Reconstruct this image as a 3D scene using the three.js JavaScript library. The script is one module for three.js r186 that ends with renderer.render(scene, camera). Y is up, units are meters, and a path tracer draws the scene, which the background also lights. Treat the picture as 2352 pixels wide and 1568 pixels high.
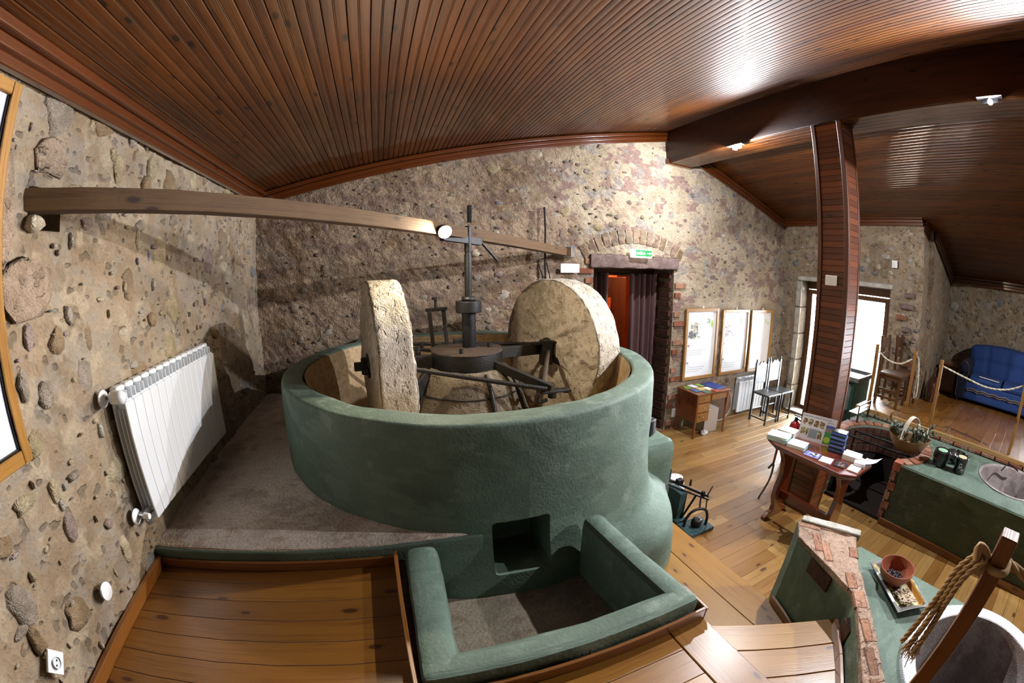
import * as THREE from 'three';
import { mergeGeometries, mergeVertices } from 'three/addons/utils/BufferGeometryUtils.js';
import { TessellateModifier } from 'three/addons/modifiers/TessellateModifier.js';
import { RectAreaLightUniformsLib } from 'three/addons/lights/RectAreaLightUniformsLib.js';
import { Brush, Evaluator, SUBTRACTION } from 'three-bvh-csg';

// ---------------------------------------------------------------- camera, sky, lights, exposure
const EYE = 2.16;                                    // height of the survey line over the lower floor; all heights below are measured from it
const scene = new THREE.Scene();
const camera = new THREE.PerspectiveCamera(2 * Math.atan(784 / 950) * 180 / Math.PI, 2352 / 1568, 0.05, 100);
camera.position.set(0, EYE, 0);
camera.up.set(0.0573, 0.9842, -0.1673);
camera.lookAt(0.3014, EYE - 0.1768, -0.9369);
const SKY = 100, LAMP = 34, EXPOSURE = 1.0;
scene.background = new THREE.Color(0.86, 0.93, 1.0);
scene.backgroundIntensity = SKY;
const renderer = new THREE.WebGLRenderer({ antialias: true });
renderer.toneMapping = THREE.LinearToneMapping;
renderer.toneMappingExposure = EXPOSURE;
renderer.shadowMap.enabled = true;
RectAreaLightUniformsLib.init();

// ---------------------------------------------------------------- the bowed hall
// The photograph was taken with a very wide lens that bows every wall, beam and board. A straight-line camera cannot do that, so the
// hall itself is built bowed: everything is laid out in straight surveyed metres (x along the gable wall, y from the survey line, z
// towards the near end) and each vertex then goes through bow(), which leaves the middle of the hall as it is and gently wraps the
// outer parts of the room round it. It is a smooth bend of solid things: sizes, thicknesses and distances stay real.
const MID = new THREE.Vector3(0.3014, -0.1768, -0.9369).normalize();
const WRAP = 1.52, WRAP_TO = Math.atan(WRAP), K0 = 1 / (1 + WRAP * WRAP);
function wrap(t) {
  if (t < WRAP) return Math.atan(t);
  const h = Math.PI - WRAP, s = (t - WRAP) / h, a = s * s * s, b = s * s;
  return (2 * a - 3 * b + 1) * WRAP_TO + (a - 2 * b + s) * h * K0 + (3 * b - 2 * a) * Math.PI + (a - b) * h * 1.9;
}
function bow3(x, y, z, out) {
  const d = Math.hypot(x, y, z), c = x * MID.x + y * MID.y + z * MID.z;
  const rx = x - c * MID.x, ry = y - c * MID.y, rz = z - c * MID.z, r = Math.hypot(rx, ry, rz);
  if (r < 1e-6) { out[0] = x; out[1] = y + EYE; out[2] = z; return out; }
  const t = wrap(Math.atan2(r, c)), s = d * Math.sin(t) / r, k = d * Math.cos(t);
  out[0] = k * MID.x + s * rx; out[1] = k * MID.y + s * ry + EYE; out[2] = k * MID.z + s * rz;
  return out;
}
const bow = (p) => { const o = bow3(p[0], p[1], p[2], [0, 0, 0]); return new THREE.Vector3(o[0], o[1], o[2]); };
const _o = [0, 0, 0], _a = [0, 0, 0], _b = [0, 0, 0], _c = [0, 0, 0];
function bend(geo, origin) {
  const g = geo.clone(), P = g.attributes.position, N = g.attributes.normal, e = 0.002;
  for (let i = 0; i < P.count; i++) {
    const x = P.getX(i), y = P.getY(i), z = P.getZ(i);
    bow3(x, y, z, _o); bow3(x + e, y, z, _a); bow3(x, y + e, z, _b); bow3(x, y, z + e, _c);
    const ax = _a[0] - _o[0], ay = _a[1] - _o[1], az = _a[2] - _o[2], bx = _b[0] - _o[0], by = _b[1] - _o[1], bz = _b[2] - _o[2], cx = _c[0] - _o[0], cy = _c[1] - _o[1], cz = _c[2] - _o[2];
    const nx = N.getX(i), ny = N.getY(i), nz = N.getZ(i);
    let ux = nx * (by * cz - bz * cy) + ny * (cy * az - cz * ay) + nz * (ay * bz - az * by);
    let uy = nx * (bz * cx - bx * cz) + ny * (cz * ax - cx * az) + nz * (az * bx - ax * bz);
    let uz = nx * (bx * cy - by * cx) + ny * (cx * ay - cy * ax) + nz * (ax * by - ay * bx);
    const l = Math.hypot(ux, uy, uz) || 1;
    N.setXYZ(i, ux / l, uy / l, uz / l);
    P.setXYZ(i, _o[0] - origin.x, _o[1] - origin.y, _o[2] - origin.z);
  }
  return g;
}

// ---------------------------------------------------------------- random numbers and noise
function rng(seed) { let a = seed >>> 0; return () => { a = (a + 0x6D2B79F5) | 0; let t = Math.imul(a ^ (a >>> 15), 1 | a); t = (t + Math.imul(t ^ (t >>> 7), 61 | t)) ^ t; return ((t ^ (t >>> 14)) >>> 0) / 4294967296; }; }
const hash = (x, y, z) => { let h = Math.imul(x, 374761393) ^ Math.imul(y, 668265263) ^ Math.imul(z, 2147483647 ^ 1274126177); h = Math.imul(h ^ (h >>> 13), 1274126177); return ((h ^ (h >>> 16)) >>> 0) / 4294967296; };
const sm = (t) => t * t * (3 - 2 * t), mix = (a, b, t) => a + (b - a) * t, clamp = (x, a = 0, b = 1) => Math.min(b, Math.max(a, x)), step = (a, b, x) => sm(clamp((x - a) / (b - a)));
const ramp = step;
function noise3(x, y, z) {
  const i = Math.floor(x), j = Math.floor(y), k = Math.floor(z), u = sm(x - i), v = sm(y - j), w = sm(z - k);
  const f = (dx, dy, dz) => hash(i + dx, j + dy, k + dz);
  return mix(mix(mix(f(0, 0, 0), f(1, 0, 0), u), mix(f(0, 1, 0), f(1, 1, 0), u), v), mix(mix(f(0, 0, 1), f(1, 0, 1), u), mix(f(0, 1, 1), f(1, 1, 1), u), v), w);
}
const fbm3 = (x, y, z, o = 3) => { let s = 0, a = 0.5, n = 0; for (let i = 0; i < o; i++) { s += a * noise3(x, y, z); n += a; a *= 0.5; x *= 2.03; y *= 2.03; z *= 2.03; } return s / n; };
// tiling noise field: w x h values 0..1 with fx x fy lumps across
function field(w, h, fx, fy, oct, seed) {
  const out = new Float32Array(w * h); let amp = 0.5, tot = 0;
  for (let o = 0; o < oct; o++) {
    for (let y = 0; y < h; y++) {
      const gy = y / h * fy, j = Math.floor(gy), v = sm(gy - j), j0 = j % fy, j1 = (j + 1) % fy;
      for (let x = 0; x < w; x++) {
        const gx = x / w * fx, i = Math.floor(gx), u = sm(gx - i), i0 = i % fx, i1 = (i + 1) % fx;
        out[y * w + x] += amp * mix(mix(hash(i0, j0, seed + o), hash(i1, j0, seed + o), u), mix(hash(i0, j1, seed + o), hash(i1, j1, seed + o), u), v);
      }
    }
    tot += amp; amp *= 0.55; fx *= 2; fy *= 2;
  }
  for (let i = 0; i < out.length; i++) out[i] /= tot;
  return out;
}

// ---------------------------------------------------------------- textures
function dataTex(w, h, fn, metres, srgb) {
  const d = new Uint8Array(w * h * 4), c = [0, 0, 0];
  for (let y = 0, i = 0; y < h; y++) for (let x = 0; x < w; x++, i++) { fn(i, x, y, c); d[i * 4] = clamp(c[0]) * 255; d[i * 4 + 1] = clamp(c[1]) * 255; d[i * 4 + 2] = clamp(c[2]) * 255; d[i * 4 + 3] = 255; }
  const t = new THREE.DataTexture(d, w, h); t.wrapS = t.wrapT = THREE.RepeatWrapping; t.magFilter = THREE.LinearFilter; t.minFilter = THREE.LinearMipmapLinearFilter; t.generateMipmaps = true;
  if (srgb) t.colorSpace = THREE.SRGBColorSpace;
  t.repeat.set(1 / metres[0], 1 / metres[1]); t.needsUpdate = true; return t;
}
const lerp3 = (c, a, b, t) => { c[0] = mix(a[0], b[0], t); c[1] = mix(a[1], b[1], t); c[2] = mix(a[2], b[2], t); };
const rgb = (s) => [1, 3, 5].map((i) => parseInt(s.slice(i, i + 2), 16) / 255);
const bumpTex = (w, h, f, m) => dataTex(w, h, (i, x, y, c) => { c[0] = c[1] = c[2] = f(i, x, y); }, m, false);
const T = {};
const rgb0 = rgb('#1d3a72'), rgb1 = rgb('#8fa6cc'), wick0 = rgb('#6e5432'), wick1 = rgb('#cfae7c');
{ // lime mortar of the eave walls: tan with pale and umber patches, grit and small pits
  const S = 1024, a = field(S, S, 4, 4, 5, 11), b = field(S, S, 24, 24, 4, 21), g = field(S, S, 200, 200, 2, 31), p = field(S, S, 40, 60, 2, 41), q = field(S, S, 16, 20, 4, 45), ochre = rgb('#826d54');
  const tan = rgb('#8d7d67'), pale = rgb('#9e9079'), umber = rgb('#756550'), grey = rgb('#837a6d');
  T.mortar = dataTex(S, S, (i, x, y, c) => { lerp3(c, umber, tan, step(0.3, 0.5, a[i])); lerp3(c, c, pale, 0.75 * step(0.5, 0.68, b[i])); lerp3(c, c, grey, 0.6 * step(0.52, 0.6, q[i])); lerp3(c, c, ochre, 0.5 * step(0.56, 0.62, q[(i + 470000) % (S * S)])); const k = 0.94 + 0.12 * g[i] - 0.22 * step(0.74, 0.8, p[i]); c[0] *= k; c[1] *= k; c[2] *= k; }, [2, 2], true);
  T.mortarB = bumpTex(S, S, (i) => clamp(0.45 * a[i] + 0.45 * b[i] + 0.2 * g[i] - 0.3 * step(0.7, 0.78, p[i])), [2, 2]);
}
{ // rough rubble of the gable wall: umber mortar with streaks of purple and grey chips
  const S = 1024, a = field(S, S, 5, 6, 5, 51), b = field(S, S, 26, 40, 4, 61), g = field(S, S, 120, 150, 3, 71), p = field(S, S, 18, 30, 4, 81);
  const tan = rgb('#887561'), pale = rgb('#98866e'), umber = rgb('#6e5a44'), plum = rgb('#6f5a50'), slate = rgb('#73695c');
  T.rubbleB = bumpTex(S, S, (i) => clamp(0.3 * a[i] + 0.5 * b[i] + 0.35 * g[i]), [1.6, 1.6]);
}
{ // the whole gable in one sheet: umber rubble about the mill, paler smoother pointing past the doorway
  const W = 2048, H = 1024, fx = (k) => Math.round(k * 8), fy = (k) => Math.round(k * 4.2);
  const a = field(W, H, fx(2.5), fy(3), 5, 351), b = field(W, H, fx(14), fy(22), 4, 361), g = field(W, H, fx(60), fy(75), 2, 371), p = field(W, H, fx(5), fy(8), 4, 381), q = field(W, H, fx(6), fy(7), 4, 391), e = field(W, H, 8, 5, 3, 395);
  const umber = rgb('#6e5a44'), tan = rgb('#887561'), plum = rgb('#6f5a50'), slate = rgb('#73695c'), pale = rgb('#98866e'), t2 = rgb('#94866f'), p2 = rgb('#a89a84'), plum2 = rgb('#79605a'), grey2 = rgb('#827f7a'), A = [0, 0, 0], B = [0, 0, 0];
  T.gable = dataTex(W, H, (i, x, y, c) => {
    lerp3(A, umber, tan, step(0.34, 0.55, a[i])); lerp3(A, A, plum, 0.7 * step(0.53, 0.6, p[i])); lerp3(A, A, slate, 0.6 * step(0.57, 0.64, q[i])); lerp3(A, A, pale, 0.6 * step(0.52, 0.66, b[i]));
    lerp3(B, t2, p2, step(0.36, 0.6, a[i])); lerp3(B, B, plum2, 0.75 * step(0.58, 0.62, p[i])); lerp3(B, B, grey2, 0.7 * step(0.6, 0.64, q[i])); lerp3(B, B, p2, 0.4 * step(0.52, 0.66, b[i]));
    lerp3(c, A, B, step(0.5, 0.62, x / W + 0.5 * (e[i] - 0.5) + 0.05)); const k = 0.88 + 0.24 * g[i]; c[0] *= k; c[1] *= k; c[2] *= k;
  }, [8, 4.2], true);
}
{ // stone: mottled grey, tinted by each material
  const S = 512, a = field(S, S, 6, 6, 5, 91), g = field(S, S, 90, 90, 2, 101);
  T.stone = dataTex(S, S, (i, x, y, c) => { const k = 0.68 + 0.42 * a[i] + 0.22 * (g[i] - 0.5); c[0] = k; c[1] = k * (0.98 + 0.04 * g[i]); c[2] = k * (0.94 + 0.1 * a[i]); }, [0.35, 0.35], true);
  T.stoneB = bumpTex(S, S, (i) => clamp(0.7 * a[i] + 0.4 * g[i]), [0.35, 0.35]);
}
{ // wood: grain along u, growth lines, knots
  const W = 2048, H = 512, r = rng(5), a = field(W, H, 6, 14, 4, 111), l = field(W, H, 6, 110, 3, 121), f = field(W, H, 40, 256, 2, 131);
  const knots = Array.from({ length: 9 }, () => [r() * W, r() * H, 7 + r() * 8]);
  const kn = new Float32Array(W * H);
  for (const [kx, ky, kr] of knots) for (let y = -60; y < 60; y++) for (let x = -150; x < 150; x++) { const i = ((Math.floor(ky + y) + H) % H) * W + ((Math.floor(kx + x) + W) % W), d = Math.hypot(x / 2.2, y) / kr; kn[i] = Math.max(kn[i], d < 1 ? 1 : Math.max(0, 0.35 * Math.exp(-(d - 1) * 0.9) * (0.6 + 0.4 * Math.sin(d * 6)))); }
  const v = (i) => clamp(0.25 + 0.35 * a[i] + 0.35 * l[i] + 0.15 * f[i]);
  const light = rgb('#c09c60'), deep = rgb('#946e36'), knot = rgb('#5a3416');
  T.pine = dataTex(W, H, (i, x, y, c) => { lerp3(c, deep, light, step(0.38, 0.72, v(i))); lerp3(c, c, knot, 0.85 * kn[i]); }, [2.2, 0.5], true);
  const d1 = rgb('#58320d'), d2 = rgb('#2d1806'), d3 = rgb('#150a03');
  T.varnish = dataTex(W, H, (i, x, y, c) => { lerp3(c, d2, d1, step(0.4, 0.75, v(i))); lerp3(c, c, d3, 0.8 * kn[i]); }, [2.2, 0.5], true);
  T.woodB = bumpTex(W, H, (i) => clamp(0.4 * l[i] + 0.4 * f[i] + 0.2 * a[i]), [2.2, 0.5]);
}
{ // green distemper on lumpy render, brushed and scuffed
  const S = 1024, a = field(S, S, 4, 4, 5, 141), b = field(S, S, 10, 26, 4, 151), g = field(S, S, 150, 150, 2, 161), s = field(S, S, 14, 14, 5, 171);
  const g1 = rgb('#566a5c'), g2 = rgb('#637668'), g3 = rgb('#4a5d50'), wear = rgb('#8f9b90');
  T.green = dataTex(S, S, (i, x, y, c) => { lerp3(c, g3, g1, step(0.3, 0.55, a[i])); lerp3(c, c, g2, 0.7 * step(0.48, 0.68, b[i])); lerp3(c, c, wear, 0.35 * step(0.68, 0.8, s[i])); const k = 0.94 + 0.12 * g[i]; c[0] *= k; c[1] *= k; c[2] *= k; }, [1.5, 1.5], true);
  T.greenB = bumpTex(S, S, (i) => clamp(0.4 * a[i] + 0.35 * b[i] + 0.3 * g[i]), [1.5, 1.5]);
  const c1 = rgb('#beb4a8'), c2 = rgb('#a0968b'), c3 = rgb('#ccc2b8'), c4 = rgb('#9a8272');
  T.concrete = dataTex(S, S, (i, x, y, c) => { lerp3(c, c2, c1, step(0.35, 0.6, a[i])); lerp3(c, c, c3, 0.5 * step(0.5, 0.68, b[i])); lerp3(c, c, c4, 0.5 * step(0.6, 0.72, s[i])); const k = 0.85 + 0.25 * g[i]; c[0] *= k; c[1] *= k; c[2] *= k; }, [1.2, 1.2], true);
}
{ // granite of the millstones, and the worn pan
  const S = 1024, a = field(S, S, 5, 5, 5, 181), b = field(S, S, 30, 30, 4, 191), g = field(S, S, 180, 180, 2, 201), p = field(S, S, 22, 34, 3, 211);
  const s1 = rgb('#b3aa9a'), s2 = rgb('#a39a88'), s3 = rgb('#c2bbae'), s4 = rgb('#8d8375');
  T.granite = dataTex(S, S, (i, x, y, c) => { lerp3(c, s2, s1, step(0.35, 0.6, a[i])); lerp3(c, c, s3, 0.6 * step(0.5, 0.65, b[i])); lerp3(c, c, s4, 0.55 * step(0.66, 0.74, p[i])); const k = 0.88 + 0.24 * g[i]; c[0] *= k; c[1] *= k; c[2] *= k; }, [0.9, 0.9], true);
  T.graniteB = bumpTex(S, S, (i) => clamp(0.25 * a[i] + 0.5 * b[i] + 0.3 * g[i] - 0.55 * step(0.6, 0.75, p[i]) + 0.2), [0.9, 0.9]);
}
{ // brick and tile
  const S = 512, a = field(S, S, 5, 5, 5, 221), g = field(S, S, 80, 80, 2, 231);
  const b1 = rgb('#a27a60'), b2 = rgb('#8c6650'), b3 = rgb('#b3a190');
  T.brick = dataTex(S, S, (i, x, y, c) => { lerp3(c, b2, b1, step(0.35, 0.6, a[i])); lerp3(c, c, b3, 0.6 * step(0.56, 0.7, a[(i + 99999) % (S * S)])); const k = 0.85 + 0.3 * g[i]; c[0] *= k; c[1] *= k; c[2] *= k; }, [0.4, 0.4], true);
  T.fineB = bumpTex(S, S, (i) => clamp(0.5 * a[i] + 0.5 * g[i]), [0.3, 0.3]);
}
{ // blue upholstery with a small pale dot, and woven wicker
  const S = 256, g = field(S, S, 64, 64, 2, 241);
  T.fabric = dataTex(S, S, (i, x, y, c) => { const u = x % 32, v = y % 32, d = Math.min(Math.hypot(u - 8, v - 8), Math.hypot(u - 24, v - 24)); lerp3(c, rgb0, rgb1, d < 2.2 ? 0.55 : 0); const k = 0.85 + 0.3 * g[i]; c[0] *= k; c[1] *= k; c[2] *= k; }, [0.12, 0.12], true);
  T.wicker = dataTex(S, S, (i, x, y, c) => { const r = Math.floor(y / 16), s = Math.sin((x / 16 + r) * Math.PI) * 0.5 + 0.5, q = Math.sin((y % 16) / 16 * Math.PI); const k = 0.35 + 0.65 * q * (0.5 + 0.5 * s); lerp3(c, wick0, wick1, k); }, [0.08, 0.08], true);
  T.wickerB = bumpTex(S, S, (i, x, y) => { const r = Math.floor(y / 16); return (Math.sin((x / 16 + r) * Math.PI) * 0.5 + 0.5) * Math.sin((y % 16) / 16 * Math.PI); }, [0.08, 0.08]);
}

// ---------------------------------------------------------------- materials
const M = {};
const std = (o) => new THREE.MeshStandardMaterial(o), phys = (o) => new THREE.MeshPhysicalMaterial(o);
M.mortar = std({ map: T.mortar, bumpMap: T.mortarB, bumpScale: 0.02, roughness: 0.95 });
M.rubble = std({ map: T.gable, bumpMap: T.rubbleB, bumpScale: 0.022, roughness: 0.95 });
M.stones = ['#aca598', '#868688', '#b3a486', '#9c8880', '#bcb09a', '#96897a', '#ab9a78', '#aca094'].map((c) => std({ color: c, map: T.stone, bumpMap: T.stoneB, bumpScale: 0.012, roughness: 0.85 }));
M.rubbleStones = ['#8f8274', '#86766a', '#a09380', '#7f6c66', '#958a7c', '#7b7672'].map((c) => std({ color: c, map: T.stone, bumpMap: T.stoneB, bumpScale: 0.014, roughness: 0.9 }));
M.mortarStone = std({ color: '#e8dcc8', map: T.mortar, bumpMap: T.stoneB, bumpScale: 0.012, roughness: 0.9 });
M.plumStone = std({ color: '#84706a', map: T.stone, bumpMap: T.stoneB, bumpScale: 0.012, roughness: 0.9 });
M.vatRim = std({ color: '#d8d8dc', bumpMap: T.fineB, bumpScale: 0.004, roughness: 0.7 });
M.lintelPale = std({ color: '#cbb9ac', map: T.granite, bumpMap: T.graniteB, bumpScale: 0.012, roughness: 0.95 });
M.lintel = std({ color: '#8f7a74', map: T.stone, bumpMap: T.stoneB, bumpScale: 0.02, roughness: 0.9 });
M.jambStone = std({ color: '#cfcac0', map: T.stone, bumpMap: T.stoneB, bumpScale: 0.012, roughness: 0.85 });
M.pine = ['#e0dcd6', '#d2c6b6', '#c4b198', '#e2d6c6', '#b8a282'].map((c) => phys({ color: c, map: T.pine, bumpMap: T.woodB, bumpScale: 0.0012, roughness: 0.36, clearcoat: 0.9, clearcoatRoughness: 0.3 }));
M.pineMid = ['#c6b27e', '#b69e68', '#c2aa70', '#ae945e'].map((c) => phys({ color: c, map: T.pine, bumpMap: T.woodB, bumpScale: 0.0004, roughness: 0.36, clearcoat: 0.5, clearcoatRoughness: 0.28 }));
M.pineEdge = phys({ color: '#a8825e', map: T.pine, bumpMap: T.woodB, bumpScale: 0.001, roughness: 0.35, clearcoat: 0.5, clearcoatRoughness: 0.25 });
M.pineDark = ['#a88a58', '#8f7246', '#b59660', '#9c7e4c'].map((c) => phys({ color: c, map: T.pine, bumpMap: T.woodB, bumpScale: 0.0012, roughness: 0.36, clearcoat: 0.5, clearcoatRoughness: 0.28 }));
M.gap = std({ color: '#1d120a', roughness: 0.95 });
M.board = ['#ffffff', '#ecdcd0', '#fff0e0', '#e0cec2'].map((c) => phys({ color: c, map: T.varnish, bumpMap: T.woodB, bumpScale: 0.0006, roughness: 0.55, specularIntensity: 0.25, clearcoat: 0.5, clearcoatRoughness: 0.07 }));
M.postBoard = ['#8c5a36', '#7c4e2e', '#966238', '#70462a'].map((c) => phys({ color: c, map: T.pine, bumpMap: T.woodB, bumpScale: 0.0006, roughness: 0.5, clearcoat: 0.2, clearcoatRoughness: 0.3 }));
M.beamBoard = phys({ color: '#a08878', map: T.varnish, bumpMap: T.woodB, bumpScale: 0.0006, roughness: 0.5, specularIntensity: 0.4, clearcoat: 0.3, clearcoatRoughness: 0.2 });
M.postTrim = phys({ color: '#74482a', map: T.pine, roughness: 0.5, clearcoat: 0.2, clearcoatRoughness: 0.3 });
M.crown = phys({ color: '#74482a', map: T.pine, bumpMap: T.woodB, bumpScale: 0.0008, roughness: 0.3, clearcoat: 0.8, clearcoatRoughness: 0.18 });
M.mahogany = phys({ color: '#844026', map: T.pine, bumpMap: T.woodB, bumpScale: 0.0006, roughness: 0.3, clearcoat: 1, clearcoatRoughness: 0.1 });
M.teak = phys({ color: '#a87a54', map: T.pine, bumpMap: T.woodB, bumpScale: 0.0006, roughness: 0.4, clearcoat: 0.3, clearcoatRoughness: 0.3 });
M.oldWood = std({ color: '#74685e', map: T.pine, bumpMap: T.woodB, bumpScale: 0.003, roughness: 0.8 });
M.wornPlate = std({ color: '#352d27', map: T.pine, bumpMap: T.greenB, bumpScale: 0.008, roughness: 0.8 });
M.chairWood = std({ color: '#6a5440', map: T.pine, bumpMap: T.woodB, bumpScale: 0.001, roughness: 0.45 });
M.postWood = std({ color: '#b4a084', map: T.pine, bumpMap: T.woodB, bumpScale: 0.001, roughness: 0.5 });
M.frameWood = std({ color: '#cdb78c', map: T.pine, bumpMap: T.woodB, bumpScale: 0.0008, roughness: 0.45 });
M.ebony = phys({ color: '#181a1c', roughness: 0.35, clearcoat: 0.5, clearcoatRoughness: 0.3, bumpMap: T.woodB, bumpScale: 0.0006 });
M.green = std({ map: T.green, bumpMap: T.greenB, bumpScale: 0.0035, roughness: 0.72 });
M.greenOlive = std({ color: '#bdb89c', map: T.green, bumpMap: T.greenB, bumpScale: 0.005, roughness: 0.75 });
M.concrete = std({ map: T.concrete, bumpMap: T.greenB, bumpScale: 0.012, roughness: 0.85 });
M.troughFloor = std({ color: '#9a9688', map: T.concrete, bumpMap: T.greenB, bumpScale: 0.008, roughness: 0.85 });
M.cement = std({ color: '#d2d2de', map: T.concrete, bumpMap: T.fineB, bumpScale: 0.004, roughness: 0.75 });
M.granite = std({ map: T.granite, bumpMap: T.graniteB, bumpScale: 0.011, roughness: 0.92 });
M.graniteDark = std({ color: '#8f887c', map: T.granite, bumpMap: T.graniteB, bumpScale: 0.012, roughness: 0.9 });
M.pan = std({ color: '#f0d8b4', map: T.granite, bumpMap: T.greenB, bumpScale: 0.008, roughness: 0.85 });
M.brick = ['#ffffff', '#e8cfc4', '#d8b0a0'].map((c) => std({ color: c, map: T.brick, bumpMap: T.fineB, bumpScale: 0.005, roughness: 0.9 }));
M.copingBrick = ['#c89a80', '#d2a890', '#bc9480'].map((c) => std({ color: c, map: T.concrete, bumpMap: T.graniteB, bumpScale: 0.008, roughness: 0.95 }));
M.brickDark = std({ color: '#7a625a', map: T.brick, bumpMap: T.fineB, bumpScale: 0.005, roughness: 0.9 });  // darker tint of the brick for pit walls, jamb and low wall
M.iron = std({ color: '#1a1815', roughness: 0.5, metalness: 0.3, bumpMap: T.fineB, bumpScale: 0.003 });
M.ironBlue = std({ color: '#0c0f12', roughness: 0.5, metalness: 0.15, bumpMap: T.fineB, bumpScale: 0.002 });
M.steel = std({ color: '#b8b8b8', roughness: 0.3, metalness: 1 });
M.white = std({ color: '#e6e8ea', roughness: 0.35 });
M.enamel = phys({ color: '#dde2e6', roughness: 0.3, clearcoat: 0.5, clearcoatRoughness: 0.2 });
M.paper = std({ color: '#eef1f2', roughness: 0.6 });
M.black = std({ color: '#101012', roughness: 0.4 });
M.gloss = phys({ color: '#0b0c10', roughness: 0.25, clearcoat: 0.6, clearcoatRoughness: 0.15 });
M.terracotta = std({ color: '#96553a', roughness: 0.6 });
M.fabric = phys({ map: T.fabric, roughness: 0.9, sheen: 0.5, sheenRoughness: 0.6, sheenColor: new THREE.Color('#5a7ab8') });
M.fabricDark = std({ color: '#1c2f58', map: T.fabric, roughness: 0.9 });
M.piping = std({ color: '#c9c4bc', roughness: 0.6 });
M.braid = std({ color: '#3a2a2a', roughness: 0.6 });
M.curtain = std({ color: '#5a4140', roughness: 0.85, bumpMap: T.fineB, bumpScale: 0.001 });
M.rope = std({ color: '#b49468', roughness: 0.95 });
M.ropePale = std({ color: '#d6d0bc', roughness: 0.9, map: T.stone });
M.wicker = std({ map: T.wicker, bumpMap: T.wickerB, bumpScale: 0.006, roughness: 0.75 });
M.hoop = std({ color: '#cfc9bc', roughness: 0.7 });
M.leaf = std({ color: '#a3b0a6', roughness: 0.5, side: THREE.DoubleSide });
M.leafDark = std({ color: '#4c4a34', roughness: 0.6, side: THREE.DoubleSide });
M.glass = phys({ color: '#ffffff', roughness: 0.02, transmission: 1, thickness: 0, ior: 1.5 });
M.pane = phys({ color: '#ffffff', roughness: 0.0, transmission: 1, thickness: 0, ior: 1.5 });
M.brownGlass = phys({ color: '#3a1a0c', roughness: 0.08, clearcoat: 1, clearcoatRoughness: 0.05 });
M.red = phys({ color: '#8e1016', roughness: 0.25, clearcoat: 0.8, clearcoatRoughness: 0.1 });
M.cardboard = std({ color: '#b8aca0', roughness: 0.8, bumpMap: T.fineB, bumpScale: 0.001 });
M.patina = std({ color: '#2f5a4e', map: T.stone, bumpMap: T.fineB, bumpScale: 0.004, roughness: 0.6, metalness: 0.3 });
M.patinaGrey = std({ color: '#8a8f8c', map: T.stone, roughness: 0.5, metalness: 0.4 });
M.teal = std({ color: '#2a4a50', map: T.stone, bumpMap: T.fineB, bumpScale: 0.003, roughness: 0.6 });
M.orangeRoom = phys({ color: '#e8762c', map: T.pine, roughness: 0.4, clearcoat: 0.4, clearcoatRoughness: 0.3 });
M.ground = std({ color: '#b5b0a6', map: T.concrete, roughness: 0.95 });
M.olive = std({ color: '#2a2228', roughness: 0.35 });
M.seed = std({ color: '#c9b8a0', roughness: 0.7 });

// ---------------------------------------------------------------- object helpers
const taken = {};
const numbered = (n) => { const k = taken[n] = (taken[n] ?? -1) + 1; return k ? n + '_' + String(k).padStart(3, '0') : n; };
function info(o, label, category, group, kind) { if (label) o.userData.label = label; if (category) o.userData.category = category; if (group) o.userData.group = group; if (kind) o.userData.kind = kind; return o; }
function thing(name, label, category, base, group, kind) {   // a Group standing at the thing's base; its children are its parts
  const o = new THREE.Group(); o.name = numbered(name); o.position.copy(bow(base)); scene.add(o);
  return info(o, label, category, group, kind);
}
const top = (o) => { while (o.parent && o.parent !== scene) o = o.parent; return o; };
function part(name, geo, mat, parent, label) {               // a mesh under its thing (or under one of its parts)
  if (Array.isArray(geo)) geo = join(geo);
  const m = new THREE.Mesh(bend(geo, top(parent).position), mat);
  m.castShadow = m.receiveShadow = true; m.name = name; 
  const n = parent.children.filter((c) => c.name === name || c.name.startsWith(name + '_')).length; if (n) m.name = name + '_' + String(n).padStart(3, '0');
  if (label) m.userData.label = label;
  parent.add(m); return m;
}
function single(name, label, category, base, geo, mat, group, kind) {   // a thing that is one mesh
  if (Array.isArray(geo)) geo = join(geo);
  const p = bow(base), m = new THREE.Mesh(bend(geo, p), mat); m.position.copy(p);
  m.castShadow = m.receiveShadow = true; m.name = numbered(name); scene.add(m);
  return info(m, label, category, group, kind);
}
const join = (list) => mergeGeometries(list.map((g) => { const h = g.index ? g.toNonIndexed() : g; for (const k of Object.keys(h.attributes)) if (!['position', 'normal', 'uv'].includes(k)) h.deleteAttribute(k); return h; }));
const mv = (g, x, y, z) => g.translate(x, y, z);
const uvRand = rng(99);
// uv in metres by the way a face points; the grain axis runs along u
function metric(g, grain = 'x', off = [uvRand() * 3, uvRand() * 3]) {
  const P = g.attributes.position, N = g.attributes.normal, uv = new Float32Array(P.count * 2);
  for (let i = 0; i < P.count; i++) {
    const p = { x: P.getX(i), y: P.getY(i), z: P.getZ(i) }, n = { x: Math.abs(N.getX(i)), y: Math.abs(N.getY(i)), z: Math.abs(N.getZ(i)) };
    const d = n.x > n.y && n.x > n.z ? 'x' : n.y > n.z ? 'y' : 'z';
    const rest = ['x', 'y', 'z'].filter((a) => a !== d), u = rest.includes(grain) ? grain : rest[0], v = rest.find((a) => a !== u);
    uv[i * 2] = p[u] + off[0]; uv[i * 2 + 1] = p[v] + off[1];
  }
  g.setAttribute('uv', new THREE.BufferAttribute(uv, 2)); return g;
}
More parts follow.
